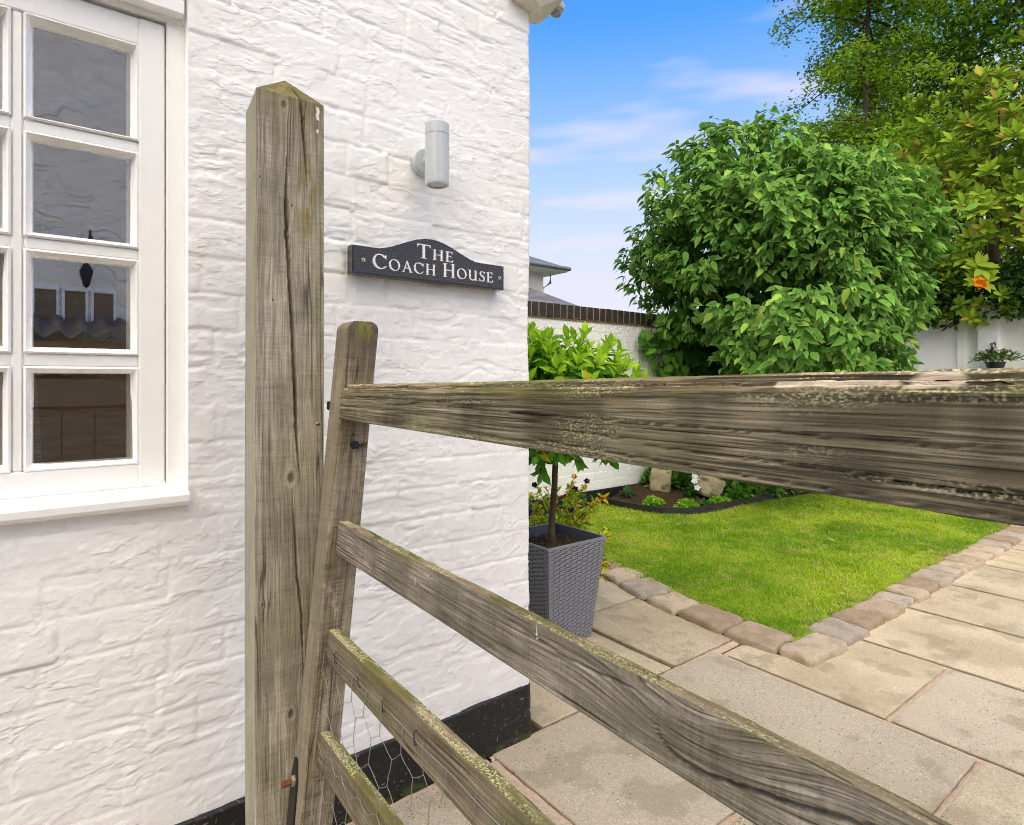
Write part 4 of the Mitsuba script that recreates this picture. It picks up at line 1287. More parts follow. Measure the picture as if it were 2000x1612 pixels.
def wall_ivy():
    rng = np.random.default_rng(31)
    n = 2100
    X = rng.uniform(3.95, 5.6, n); Z = rng.uniform(.10, 1.78, n)
    lim = 4.58 - .18 * np.sin(Z * 5) + .10 * rng.normal(size=n)
    near = meshkit.fbm(np.column_stack([X * 4, Z * 4, X * 0]), 3, 2)
    k = (X > lim - .05) | ((X > lim - .25) & (near > .56))
    k &= ~((Z < .5) & (X < 4.55)) & ~((Z > 1.56) & (X < 4.62))
    X, Z = X[k], Z[k]; n = len(X)
    out = .05 + .22 * np.clip((X - 4.4) / .6, 0, 1) * meshkit.fbm(np.column_stack([X * 3, Z * 3, X * 0]), 3, 5) * 2
    P = np.column_stack([X, 3.66 - rng.uniform(.2, 1, n) * out, Z])
    az = rng.normal(0, .7, n)
    d = unit(np.column_stack([np.sin(az), -.35 + rng.normal(0, .15, n), -np.cos(az)]))
    up = unit(np.column_stack([rng.normal(0, .3, n), -1 + 0 * az, .5 + rng.normal(0, .3, n)]))
    L = rng.uniform(.075, .13, n)
    col = shade_mix(rng, n, (.030, .12, .022), (.09, .26, .045), (.20, .38, .04), .06)
    young = (X < 4.76)[:, None] & (rng.random((n, 1)) < .7)
    col = np.where(young, np.array([.16, .36, .04]) * rng.uniform(.7, 1.2, (n, 1)), col)
    v, F, c = leaves(P, d, up, L, L * rng.uniform(.85, 1.05, n), col, 'ivy', rng, .15, .10, (.22, .30, .16), .12)
    leaf_thing('climbing_ivy', v, F, c, 'leaf_gloss', 280)
    for x0 in (4.50, 4.58, 4.75, 5.0):
        pts = [(x0 + .05 * math.sin(t * 5 + x0 * 9), 3.655 - .01, .05 + t) for t in np.linspace(0, 1.6, 14)]
        put('climbing_ivy__stem', tube(pts, np.linspace(.009, .003, 14), 5), 'bark', True)
    lab('climbing_ivy', 'dark heart leaved ivy climbing the white garden wall left of the bush', 'ivy')


wall_ivy()


def bay_tree():
    rng = np.random.default_rng(41)
    B = np.array([1.735, 1.965])
    zt = .39
    put('bay_tree__trunk', tube([(B[0], B[1], .36), (B[0] + .003, B[1], .5), (B[0] + .012, B[1] - .008, .66), (B[0] + .015, B[1] - .01, .80), (B[0] + .02, B[1], 1.05)], [.0165, .0145, .0135, .0125, .006], 12), 'bark', True)
    put('bay_tree__tie', tube([(B[0] + .012 + .0155 * math.cos(a), B[1] - .006 + .0155 * math.sin(a), .624 + .004 * math.sin(a)) for a in np.linspace(0, 2 * np.pi, 14)], .0012, 5), 'grey_paint', True)
    C = np.array([B[0] + .02, B[1], 1.005]); R3 = np.array([.385, .385, .325])
    V, Cc = [], []
    n_sh = 300
    d = rand_dirs(rng, n_sh * 3)
    d = d[d[:, 2] > -.75]; d = d[:n_sh]; n_sh = len(d)
    stems = []
    lp, ld, lu, ll, lw, lc = [], [], [], [], [], []
    for k in range(n_sh):
        top = d[k, 2] > -.05
        r = rng.uniform(.55, 1.08) if k > 40 else rng.uniform(.92, 1.15)
        tip = C + d[k] * R3 * r
        if tip[2] < .70: tip[2] = .70 + rng.uniform(0, .06)
        s = C + np.array([0, 0, -.16]) + (tip - C) * .25
        growth = unit(d[k] * [.8, .8, .4] + [0, 0, .75 if top else -.25])
        low = tip - growth * .13
        pts = [s, s * .5 + low * .5 + [0, 0, .015], low, tip]
        stems.append(tube(pts, [.0042, .0034, .0024, .0014], 5))
        nl = rng.integers(11, 16)
        for j in range(nl):
            t = (j + .5) / nl
            p = low + (tip - low) * min(1, .15 + .9 * t)
            az = j * 2.4 + rng.uniform(-.4, .4)
            e1 = unit(np.cross(growth, [.3, .2, .9])); e2 = np.cross(growth, e1)
            open_ = 1.15 - .95 * t ** 1.6
            dd = unit(growth * (1 - .55 * open_) + (e1 * math.cos(az) + e2 * math.sin(az)) * open_ + [0, 0, -.25 * (1 - t)])
            lp.append(p); ld.append(dd); lu.append(unit(growth + rng.normal(0, .15, 3)))
            L = rng.uniform(.058, .086) * (1 - .30 * t ** 3)
            ll.append(L); lw.append(L * rng.uniform(.40, .50))
            young = t > .45 and tip[2] > .93
            if young: col = np.array([.36, .58, .035]) * rng.uniform(.75, 1.2)
            else: col = (np.array([.075, .20, .025]) + np.array([.06, .13, .015]) * rng.random()) * rng.uniform(.8, 1.2)
            if rng.random() < .006: col = np.array([.55, .38, .02])
            lc.append(col)
    v, F, c = leaves(np.array(lp), np.array(ld), np.array(lu), np.array(ll), np.array(lw), np.array(lc), 'long', rng, .16, .35)
    leaf_thing('bay_tree', v, F, c, 'leaf_matt', 300, cell=10)
    put('bay_tree__twig', cat(stems), 'leaf_vein_brown', True)
    lab('bay_tree', 'clipped bay tree with lime green young leaves, standing in the grey planter', 'tree')


bay_tree()


def planter():
    X0, X1, Y0, Y1, H = 1.567, 1.898, 1.795, 2.126, .436
    bx0, bx1, by0, by1 = 1.612, 1.853, 1.840, 2.081
    K = 'woven_planter'
    def ring(t, ins=0.0):
        x0, x1 = bx0 + (X0 - bx0) * t + ins, bx1 + (X1 - bx1) * t - ins
        y0, y1 = by0 + (Y0 - by0) * t + ins, by1 + (Y1 - by1) * t - ins
        return np.array([(x0, y0), (x1, y0), (x1, y1), (x0, y1)])
    def loft(levels):
        v = np.vstack([np.column_stack([ring(t, i), np.full(4, zz)]) for t, i, zz in levels]); f = []
        for k in range(len(levels) - 1):
            for e in range(4):
                a, b = k * 4 + e, k * 4 + (e + 1) % 4
                f += [(a, b, b + 4), (a, b + 4, a + 4)]
        return trimesh.Trimesh(v, f, process=False)
    put(K + '__shell', loft([(0, .002, .003), (1, .003, H - .004)]), 'planter_core')
    put(K + '__liner', loft([(1, .0065, H - .002), (.86, .008, H - .075)]), 'planter_inner')
    put(K + '__rim', loft([(.985, -.0015, H - .009), (1, -.0015, H), (1, .0062, H), (.985, .0062, H - .009)]), 'planter_resin')
    # the weave: rows of short rounded strands, each row shifted by half a strand
    V, F = [], []
    nrow = 48
    off = 0
    for r in range(nrow):
        t0, t1 = (r + .10) / nrow * .975, (r + .90) / nrow * .975
        za, zb = t0 * H + .003, t1 * H + .003
        ra, rb = ring(t0), ring(t1)
        for e in range(4):
            a0, a1, b0, b1 = ra[e], ra[(e + 1) % 4], rb[e], rb[(e + 1) % 4]
            nrm = np.array([(a1 - a0)[1], -(a1 - a0)[0]]); nrm /= np.linalg.norm(nrm)
            ns = 5
            cuts = np.concatenate([[0], (np.arange(ns) + (.5 if r % 2 else 1.0)) / ns, [1]]) if r % 2 else np.linspace(0, 1, ns + 1)
            cuts = np.unique(np.clip(cuts, 0, 1))
            for s0, s1 in zip(cuts[:-1], cuts[1:]):
                sl = .0015
                L = np.array([s0 + .006, s0 + (s1 - s0) * .3, s0 + (s1 - s0) * .7, s1 - .006])
                ins = np.array([-.0010, .0022, .0022, -.0010])
                pts = []
                for q, d in zip(L, ins):
                    A = a0 + (a1 - a0) * q; Bq = b0 + (b1 - b0) * q
                    skew = (q - (s0 + s1) / 2) * .012
                    pts += [np.append(A + nrm * (d * .2 - .0006), za + skew), np.append((A + Bq) / 2 + nrm * (d + .0006), (za + zb) / 2 + skew), np.append(Bq + nrm * (d * .2 - .0006), zb + skew)]
                V += pts
                for k in range(3):
                    for m in range(2):
                        p = off + k * 3 + m
                        F += [(p, p + 3, p + 4), (p, p + 4, p + 1)]
                off += 12
    k = put(K + '__weave', (np.array(V), np.array(F)), 'planter_resin', True)
    lab(k, 'woven grey strands', kind='stuff')
    hs = heightsheet(X0 + .012, X1 - .012, Y0 + .012, Y1 - .012, .0065, lambda X, Y: .388 + .020 * (meshkit.fbm(np.stack([X * 22, Y * 22, 0 * X], -1), 3, 8) - .5) + .010 * (meshkit.fbm(np.stack([X * 75, Y * 75, 0 * X], -1), 2, 9) - .5))
    put(K + '__soil', hs, 'soil', True)
    rng = np.random.default_rng(5); m = []
    for q in range(420):
        b = trimesh.creation.box(rng.uniform(.002, .009, 3)); b.apply_transform(trimesh.transformations.random_rotation_matrix(rng.random(3)))
        b.apply_translation((rng.uniform(X0 + .02, X1 - .02), rng.uniform(Y0 + .02, Y1 - .02), .393)); m.append(b)
    k = put(K + '__bark_chips', cat(m), 'bark')
    lab(k, kind='stuff')
    lab(K, 'square tapering grey woven planter on the slabs at the house corner', 'planter')


planter()

# ------------------------------------------------------------------ garden wall with dark coping, far boundary wall
def garden_wall():
    G = 'garden_wall'
    Y = 3.68
    put(G + '__core', box(1.19, 8.4, Y + .0028, Y + .225, 0, 1.607), 'painted_brick')
    rng = np.random.default_rng(6)
    zc = .165
    variants = [cbox(-w / 2, w / 2, 0, .05, -.0352, .0352, .0035) for w in (.219, .215, .222)] + [cbox(-w / 2, w / 2, 0, .05, -.0352, .0352, .0035) for w in (.106, .103)]
    for m in variants:
        m.vertices[:, 1] = np.where(m.vertices[:, 1] < .02, m.vertices[:, 1], m.vertices[:, 1])
    plys = [mikit.ply(m, 'painted_brick', smooth=40) for m in variants]
    k = 0
    while zc < 1.56:
        x = 2.72 + (0 if k % 2 else -.11)
        while x < 4.72:
            head = rng.random() < .2
            i = rng.integers(3, 5) if head else rng.integers(0, 3)
            w = .1125 if head else .225
            key = num(G + '__brick')
            scene[key] = {**plys[i], 'to_world': T().translate([x + w / 2 + rng.normal(0, .002), Y + rng.normal(0, .0011), zc + .037 + rng.normal(0, .001)]).rotate([0, 1, 0], float(rng.normal(0, .4)))}
            x += w
        zc += .0755; k += 1
    put(G + '__plinth', cbox(1.19, 8.3, Y - .012, Y + .1, -.02, .160, .004), 'black_plinth_paint')
    put(G + '__mortar_bed', cat(box(1.19, 8.4, Y - .008, Y + .235, 1.607, 1.6235), box(1.19, 8.4, Y - .0185, Y + .25, 1.6235, 1.7285)), 'coping_mortar')
    cb = [mikit.ply(cbox(-.0335, .0335, 0, .30, 0, .1085, .003), 'coping_brick', smooth=40), mikit.ply(cbox(-.0325, .0325, 0, .30, 0, .107, .004), 'coping_brick', smooth=40)]
    x = 2.45
    while x < 5.4:
        key = num(G + '__coping_brick')
        scene[key] = {**cb[rng.integers(2)], 'to_world': T().translate([x, Y - .022 + rng.normal(0, .0015), 1.6245 + rng.normal(0, .001)])}
        x += .0765
    lab(G, 'white painted brick garden wall with dark brick on edge coping and black base', 'wall')

    B = 'boundary_wall'
    put(B + '__panel', box(8.0, 8.22, -1.5, Y, 0, 1.95), 'painted_brick')
    for y0, y1, d in ((1.88, 2.06, .10), (2.18, 2.26, .05), (1.30, 1.55, .10)):
        put(B + '__pilaster', cbox(8.0 - d, 8.01, y0, y1, 0, 1.94, .01), 'painted_brick')
    lab(B, 'white painted boundary wall with pilasters at the far end of the garden', 'wall')


garden_wall()


def basket():
    K = 'hanging_basket'
    c = np.array([7.72, 1.86, 1.30])
    prof = [(0, -.075), (.055, -.075), (.075, -.05), (.088, .0), (.084, .0), (.02, -.01)]
    put(K + '__bowl', lathe([(r, c[2] + zz) for r, zz in prof], c[:2], 20), 'black_pot', 40)
    put(K + '__bracket', cat(tube([(7.99, 1.98, 1.24), (7.99, 1.98, 1.50)], .008, 6), tube([(7.98, 1.98, 1.49), (7.74, 1.87, 1.50), (7.72, 1.86, 1.47)], .007, 6), tube([(7.98, 1.98, 1.30), (7.86, 1.92, 1.49)], .006, 6)), 'iron', True)
    for a in (0, 2.1, 4.2):
        put(K + '__chain', tube([(c[0] + .085 * math.cos(a), c[1] + .085 * math.sin(a), c[2]), (7.72, 1.86, 1.47)], .0025, 4), 'iron', True)
    rng = np.random.default_rng(2); n = 420
    d = rand_dirs(rng, n); d[:, 2] = np.abs(d[:, 2]) * .9 - .15
    P = c + d * rng.uniform(.05, .17, (n, 1)) * [1, 1.25, .8] + [0, 0, .03]
    col = shade_mix(rng, n, (.03, .09, .015), (.10, .20, .03), (.30, .02, .05), .07)
    v, F, cc = leaves(P, unit(d + rng.normal(0, .4, (n, 3))), unit(rng.normal(0, .4, (n, 3)) + [0, 0, 1]), rng.uniform(.03, .05, n), rng.uniform(.015, .025, n), col, 'oval', rng)
    leaf_thing(K, v, F, cc, 'leaf_matt', 20)
    lab(K, 'small dark hanging basket with trailing plants on the far boundary wall', 'basket')


basket()

# ------------------------------------------------------------------ flower bed
put('flower_bed__edging', (lambda p: trimesh.util.concatenate([
    extrude(LineString(p).buffer(.022, cap_style=2), .085)]))(BED), 'black_edging')
bed_z = lambda X, Y: .055 + .10 * np.clip((Y - 2.95) / .7, 0, 1) * np.clip((X - 3.85) / .35, 0, 1) + .022 * (meshkit.fbm(np.stack([X * 13, Y * 13, 0 * X], -1), 3, 2) - .5)


def bed_soil():
    m = heightsheet(3.84, 7.95, 2.0, 3.69, .03, bed_z)
    from shapely import contains_xy
    cen = m.triangles_center
    m.update_faces(contains_xy(bedp.buffer(.02), cen[:, 0], cen[:, 1]))
    put('flower_bed__soil', m, 'soil', True)
    lab('flower_bed', 'flower bed of dark soil with curved black edging between lawn and wall', 'flower bed')


bed_soil()


def rock(c, size, seed, rot, label, s0):
    b = trimesh.creation.box((2, 2, 2))
    for _ in range(4): b = b.subdivide()
    p = b.vertices / ((np.abs(b.vertices) ** 6).sum(1, keepdims=True) ** (1 / 6))
    p = p * (1 + .20 * (meshkit.fbm(p * 1.3 + seed, 4, seed)[:, None] - .5) + .05 * (meshkit.fbm(p * 7 + seed, 3, seed)[:, None] - .5))
    p = p * np.array(size) / 2
    M = trimesh.transformations.euler_matrix(*rot)[:3, :3]
    k = put('garden_stone', trimesh.Trimesh(p @ M.T + c, b.faces, process=False), 'bed_stone', True)
    lab(k, label, 'stone', s0)


rock((4.36, 3.46, .22), (.20, .18, .21), 3, (.06, -.03, .65), 'squarish mossy stone block upright in the bed, nearer the garden wall', 'stone blocks in the flower bed')
rock((4.62, 3.13, .17), (.27, .20, .19), 8, (.28, .20, .35), 'pale tilted stone block in the bed beside the white flowers', 'stone blocks in the flower bed')


def clump(root, c, r, h, n, L, cols, label, cat_, seed, kind='oval', wr=.6, group=None, parts=0, bsdf='leaf_matt', extra=None, low=.2):
    rng = np.random.default_rng(seed)
    d = rand_dirs(rng, n); d[:, 2] = np.abs(d[:, 2])
    rr = rng.beta(3, 1.2, (n, 1))
    P = np.array(c) + d * rr * [r, r, h]
    P[:, 2] = np.maximum(P[:, 2], c[2] + .003)
    dirs = unit(d + rng.normal(0, .45, (n, 3)) + [0, 0, low])
    up = unit(d * .5 + [0, 0, .8] + rng.normal(0, .3, (n, 3)))
    l = L * rng.uniform(.7, 1.25, n)
    col = shade_mix(rng, n, cols[0], cols[1], cols[2] if len(cols) > 2 else None, .12)
    v, F, cc = leaves(P, dirs, up, l, l * wr, col, kind, rng, .2, .2)
    root = num(root)
    leaf_thing(root, v, F, cc, bsdf, parts)
    if extra: extra(root, rng)
    lab(root, label, cat_, group)
    return root


def flower_petals(root, centers, size, color, rng, part='flower'):
    for c in centers:
        a = rng.uniform(0, 6.28)
        nrm = unit(np.array([-.55, -.62, .55]) + rng.normal(0, .2, 3))
        e1 = unit(np.cross(nrm, [0, 0, 1.0])); e2 = np.cross(nrm, e1)
        ang = a + np.arange(5) * 1.2566
        dirs = np.cos(ang)[:, None] * e1 + np.sin(ang)[:, None] * e2 + nrm * .15
        v, F, cc = leaves(np.repeat(np.array(c)[None], 5, 0), dirs, np.repeat(nrm[None], 5, 0), np.full(5, size), np.full(5, size * .95), np.repeat(np.array(color)[None], 5, 0) * rng.uniform(.85, 1.1, (5, 1)), 'oval', rng, .1, .1)
        ff = (np.arange(5) * v.shape[1])[:, None, None] + F[None]
        put(f'{root}__{part}', (v.reshape(-1, 3), ff.reshape(-1, 3)), 'petal', True, color=cc.reshape(-1, 3))


LIME = ((.16, .38, .03), (.34, .58, .05))
zb = lambda x, y: float(bed_z(np.array(x), np.array(y)))
for i, (x, y, r, lb) in enumerate(((3.99, 3.24, .085, 'lime green clump of small leaves at the left tip of the flower bed'), (4.14, 3.02, .095, 'lime green clump of small leaves in the middle of the bed edge'),
                                   (4.53, 2.97, .085, 'lime green clump of small leaves below the tilted stone'))):
    clump('bedding_plant', (x, y, zb(x, y)), r, r * .75, 260, .024, LIME, lb, 'plant', 50 + i, wr=.8, group='lime green clumps along the bed edge', parts=24)
clump('bedding_plant', (4.33, 2.96, zb(4.33, 2.96)), .055, .045, 60, .045, ((.05, .14, .03), (.10, .22, .06)), 'small dark green plant between two lime clumps at the bed edge', 'plant', 61, wr=.5, parts=12)
clump('bedding_plant', (4.02, 3.55, zb(4.02, 3.55)), .05, .06, 60, .045, ((.06, .15, .05), (.12, .24, .08)), 'small grey green plant against the garden wall at the bed tip', 'plant', 62, wr=.5, parts=12)
clump('pansy', (4.47, 3.20, zb(4.47, 3.2)), .06, .10, 70, .045, ((.03, .11, .02), (.08, .2, .03)), 'white flowering pansy between the two stones in the bed', 'flower', 63, parts=12,
      extra=lambda root, rng: flower_petals(root, [(4.44, 3.16, .235), (4.49, 3.155, .25), (4.45, 3.14, .18), (4.50, 3.13, .19), (4.46, 3.17, .28)], .032, (.85, .85, .84), rng))
clump('salvia', (4.62, 3.42, zb(4.62, 3.42)), .14, .14, 200, .045, ((.03, .10, .015), (.07, .18, .03)), 'leafy plant with red flowers behind the stones', 'flower', 64, parts=16,
      extra=lambda root, rng: flower_petals(root, [(4.55, 3.36, .29), (4.60, 3.34, .285), (4.66, 3.36, .29), (4.57, 3.40, .31)], .028, (.55, .015, .02), rng))
for i, (x, y, r, h, lb) in enumerate(((4.45, 3.56, .16, .17, 'feathery green plant behind the upright stone'), (4.95, 3.05, .20, .17, 'dark green leafy plant right of the tilted stone'), (5.25, 3.0, .20, .20, 'dark green leafy plant further along the bed edge'),
                                      (5.6, 2.95, .2, .16, 'low green plant under the right side of the bush'), (4.80, 2.98, .09, .08, 'small rosette plant at the foot of the leafy ones'), (5.95, 2.85, .2, .16, 'low green plant at the far end of the bed edge'))):
    clump('border_plant', (x, y, zb(x, y)), r, h, 330, .055, ((.04, .14, .02), (.13, .31, .04), (.24, .42, .04)), lb, 'plant', 70 + i, wr=.6, parts=30)


def bedding_pot():
    rng = np.random.default_rng(9)
    c = np.array([2.10, 2.30])
    put('flower_pot__bowl', lathe([(0, 0), (.095, 0), (.125, .20), (.135, .205), (.135, .225), (.12, .225), (.115, .20), (0, .195)], c, 28), 'black_pot', 40)
    lab('flower_pot', 'round dark flower pot hidden behind the woven planter', 'pot')
    K = 'trailing_petunia'
    n_st = 120
    lp, ld, ll, lc = [], [], [], []
    flowers = []
    stems = []
    for k in range(n_st):
        a = rng.uniform(0, 2 * np.pi)
        up = rng.uniform(.04, .36)
        out = rng.uniform(.05, .26)
        if k < 26: out, up = rng.uniform(.17, .27), -rng.uniform(-.12, .17)       # those that hang down on the lawn side
        s = np.array([c[0], c[1], .22])
        dirh = np.array([math.cos(a), math.sin(a), 0])
        if k < 26: dirh = unit(np.array([.72, -.70, 0]) + rng.normal(0, .22, 3) * [1, 1, 0])
        t = s + dirh * out + [0, 0, up]
        m = s + dirh * out * .6 + [0, 0, max(up, .05) * .75]
        pts = [s + (m - s) * q for q in np.linspace(0, 1, 4)] + [m + (t - m) * q for q in np.linspace(.33, 1, 3)]
        stems.append(tube(pts, .0016, 4))
        nl = 15
        for j in range(nl):
            q = .25 + .75 * j / nl
            p = np.array(pts[int(q * 6)]) * (1 - (q * 6) % 1) + np.array(pts[min(6, int(q * 6) + 1)]) * ((q * 6) % 1)
            lp.append(p); ld.append(unit(rng.normal(0, 1, 3) + [0, 0, .3])); ll.append(rng.uniform(.022, .042))
            y = rng.random()
            lc.append(np.array([.58, .60, .05]) if y < .6 else np.array([.24, .42, .05]) if y < .9 else np.array([.72, .50, .03]))
        if up > .22 and k % 2: flowers.append(t)
    n = len(lp)
    v, F, cc = leaves(np.array(lp), np.array(ld), unit(rng.normal(0, .5, (n, 3)) + [0, 0, 1]), np.array(ll), np.array(ll) * .55, np.array(lc) * rng.uniform(.7, 1.2, (n, 1)), 'oval', rng)
    leaf_thing(K, v, F, cc, 'leaf_matt', 120, cell=8)
    put(K + '__stem', cat(stems), 'leaf_vein_brown', True)
    for i, t in enumerate(flowers[:9]):
        flower_petals(K, [t], .019, [(.045, .012, .05), (.06, .02, .16), (.45, .02, .02)][i % 3], rng)
    flower_petals(K, [(2.16, 2.12, .33), (1.90, 2.15, .40)], .02, (.55, .01, .02), rng)
    # dry seed heads
    put(K + '__dry_stalk', cat([tube([(2.08, 2.36, .22), (2.14, 2.38, .36), (2.20 + .02 * j, 2.36 + .01 * j, .44 + .015 * j)], .0014, 4) for j in range(5)]), 'bark', True)
    lab(K, 'straggling yellow green petunia with purple and red flowers behind the planter', 'flower')


bedding_pot()

# ------------------------------------------------------------------ trees beyond the wall
def magnolia():
    rng = np.random.default_rng(77)
    C, R3 = np.array([8.55, 2.10, 2.95]), np.array([1.25, 1.30, 1.75])
    base = np.array([9.0, 2.0, 0])
    n_r = 980
    d = rand_dirs(rng, n_r)
    tip = C + d * R3 * (rng.beta(3.5, 1.1, (n_r, 1))) * (.75 + .5 * meshkit.fbm(d * 2.2, 3, 5)[:, None])
    keep = (meshkit.fbm(tip * 1.9, 3, 4) > .40) & ~((tip[:, 2] < 2.0) & (tip[:, 0] > 7.9))
    tip, d = tip[keep], d[keep]
    per = 11
    n = len(tip) * per
    growth = unit(d * [.9, .9, .4] + [0, 0, .55])
    G = np.repeat(growth, per, 0); P = np.repeat(tip, per, 0)
    az = np.tile(np.arange(per) * 2.4, len(tip)) + rng.uniform(-.3, .3, n)
    e1 = unit(np.cross(G, [.3, .2, .9])); e2 = np.cross(G, e1)
    t = np.tile(np.arange(per) / per, len(tip))
    dirs = unit(G * (.25 + .6 * t)[:, None] + (e1 * np.cos(az)[:, None] + e2 * np.sin(az)[:, None]) * (1.1 - .55 * t)[:, None])
    P = P + G * (t * .05)[:, None]
    L = rng.uniform(.095, .155, n)
    col = shade_mix(rng, n, (.085, .18, .018), (.34, .46, .04), (.36, .30, .05), .10)
    v, F, c = leaves(P, dirs, unit(G + rng.normal(0, .2, (n, 3))), L, L * rng.uniform(.36, .44, n), col, 'long', rng, .12, .2)
    leaf_thing('magnolia_tree', v, F, c, 'leaf_gloss', 260)
    put('magnolia_tree__trunk', tube([base, base + [-.1, .05, 1.2], base + [-.3, .1, 2.4], base + [-.35, .1, 3.8]], [.09, .07, .05, .02], 10), 'bark', True)
    for k in range(26):
        q = tip[rng.integers(len(tip))]
        s = base + [-.2, .07, rng.uniform(1.3, 3.0)]
        m = (s + q) / 2 + [0, 0, -.1]
        put('magnolia_tree__limb', tube([s, m, q], [.02, .013, .006], 6), 'bark', True)
    flower_petals('magnolia_tree', [(7.27, 1.87, 2.07)] * 1, .085, (.62, .20, .015), rng, 'faded_flower')
    flower_petals('magnolia_tree', [(7.25, 1.865, 2.05)] * 1, .06, (.45, .13, .01), rng, 'faded_flower')
    # the low rosette that carries the faded flower
    per = 22
    az = np.arange(per) * 2.4
    G = unit(np.array([[-.55, -.45, .4]])).repeat(per, 0)
    e1 = unit(np.cross(G, [.3, .2, .9])); e2 = np.cross(G, e1)
    dirs = unit(G * .35 + e1 * np.cos(az)[:, None] + e2 * np.sin(az)[:, None])
    L = rng.uniform(.15, .21, per)
    v, F, c = leaves(np.tile([7.46, 1.93, 2.10], (per, 1)) + rng.normal(0, .015, (per, 3)) + np.array([0, 0, .16]) * (np.arange(per)[:, None] % 2), dirs, G, L, L * .4, shade_mix(rng, per, (.16, .26, .025), (.27, .36, .035)), 'long', rng, .1, .2)
    for i in range(per): put('magnolia_tree__leaf', (v[i], F), 'leaf_gloss', True, color=c[i])
    put('magnolia_tree__limb', tube([(8.7, 2.0, 2.2), (8.0, 1.98, 2.15), (7.48, 1.94, 2.12)], [.02, .012, .008], 6), 'bark', True)
    lab('magnolia_tree', 'yellow green magnolia with large glossy leaves and one faded orange flower beyond the far wall', 'tree')
    lab('magnolia_tree__faded_flower', 'faded orange flower')


magnolia()


def leaf_cloud(root, pts, normal, L, cols, seed, wr=.55, parts=0, bsdf='leaf_matt', per=1, spread=.08, kind='far', droop=-.1):
    rng = np.random.default_rng(seed)
    n = len(pts) * per
    P = np.repeat(pts, per, 0) + rng.normal(0, spread, (n, 3)) * [1, 1, .45]
    d = unit(rng.normal(0, 1, (n, 3)) * [1, 1, .45] + [0, 0, droop])
    up = unit(np.repeat(normal, per, 0) * .3 + [0, 0, 1] + rng.normal(0, .4, (n, 3)))
    l = L * rng.uniform(.7, 1.3, n)
    col = shade_mix(rng, n, cols[0], cols[1], cols[2] if len(cols) > 2 else None, .15)
    v, F, c = leaves(P, d, up, l, l * wr, col, kind, rng, .15, .15)
    leaf_thing(root, v, F, c, bsdf, parts)


def beech():
    rng = np.random.default_rng(88)
    K = 'beech_tree'
    b = np.array([13.4, 5.35, 0.0])
    put(K + '__trunk', tube([b, b + [.02, .0, 3], b + [0, .05, 6], b + [.05, 0, 9], b + [0, 0, 13]], [.085, .07, .055, .04, .02], 10), 'bark', True)
    pts, nr = [], []
    for k in range(150):
        h = rng.uniform(2.8, 12.5)
        a = rng.uniform(0, 2 * np.pi)
        ln = (1.35 + .085 * (12.5 - h)) * rng.uniform(.55, 1.25)
        s = b + [0, 0, h]
        dirh = np.array([math.cos(a), math.sin(a), rng.uniform(-.12, .22)])
        bend = np.array([0, 0, -.22])
        P = [s + dirh * ln * t + bend * ln * t * t for t in np.linspace(0, 1, 7)]
        put(K + '__limb', tube(P, np.linspace(.028, .006, 7), 5), 'bark', True)
        for t in np.linspace(.22, 1, 12):
            c0 = s + dirh * ln * t + bend * ln * t * t
            side = np.array([-dirh[1], dirh[0], 0])
            for q in range(4):
                if rng.random() < .9:
                    pts.append(c0 + side * rng.normal(0, .34 * (1.15 - .6 * t)) * 1.0 + np.array([0, 0, rng.normal(0, .05)])); nr.append([0, 0, 1])
    pts = np.array(pts)
    keep = meshkit.fbm(pts * 1.1, 3, 6) > .34
    leaf_cloud(K, pts[keep], np.array(nr)[keep], .085, ((.15, .28, .015), (.30, .46, .03), (.06, .13, .018)), 5, .6, 60, 'leaf_matt', 10, .13)
    lab(K, 'tall airy tree with fine layered yellow green leaves behind the bush', 'tree')


beech()


def dark_tree(K, c, R3, n, seed, cols, label, L=.11, base=None, thr=.40, per=6):
    rng = np.random.default_rng(seed)
    d = rand_dirs(rng, n)
    r = rng.beta(4, 1.2, (n, 1)) * (.75 + .5 * meshkit.fbm(d * 2.3 + seed, 3, seed)[:, None])
    P = np.array(c) + d * r * np.array(R3)
    P = P[meshkit.fbm(P * 1.0, 3, seed + 1) > thr]
    K = num(K)
    leaf_cloud(K, P, unit(P - np.array(c)), L, cols, seed + 2, .5, 40, 'leaf_matt', per, .13)
    b = np.array(base if base is not None else (c[0], c[1], 0))
    put(K + '__trunk', tube([b, (b + np.array(c)) / 2 + [.05, 0, 0], np.array(c) + [0, 0, R3[2] * .6]], [.22, .16, .05], 10), 'bark', True)
    for k in range(20):
        q = P[rng.integers(len(P))]
        s = b + (np.array(c) - b) * rng.uniform(.5, 1.1)
        put(K + '__limb', tube([s, (s + q) / 2 + [0, 0, .1], q], [.05, .03, .01], 5), 'bark', True)
    lab(K, label, 'tree')


dark_tree('conifer', (17.4, 4.75, 7.0), (2.5, 2.5, 5.0), 5200, 12, ((.035, .09, .015), (.09, .19, .025), (.18, .32, .03)), 'dense dark green conifer at the back between the airy tree and the magnolia', .13)
dark_tree('broadleaf_tree', (16.6, 2.9, 8.2), (2.6, 2.6, 4.9), 5600, 21, ((.12, .24, .018), (.27, .44, .03), (.05, .12, .015)), 'tall bright green tree at the top right edge of the picture', .12)
dark_tree('broadleaf_tree', (19.5, 6.8, 8.2), (1.9, 1.9, 3.8), 2200, 29, ((.13, .25, .018), (.28, .45, .03), (.05, .12, .015)), 'light green tree far behind the airy layered tree', .12)


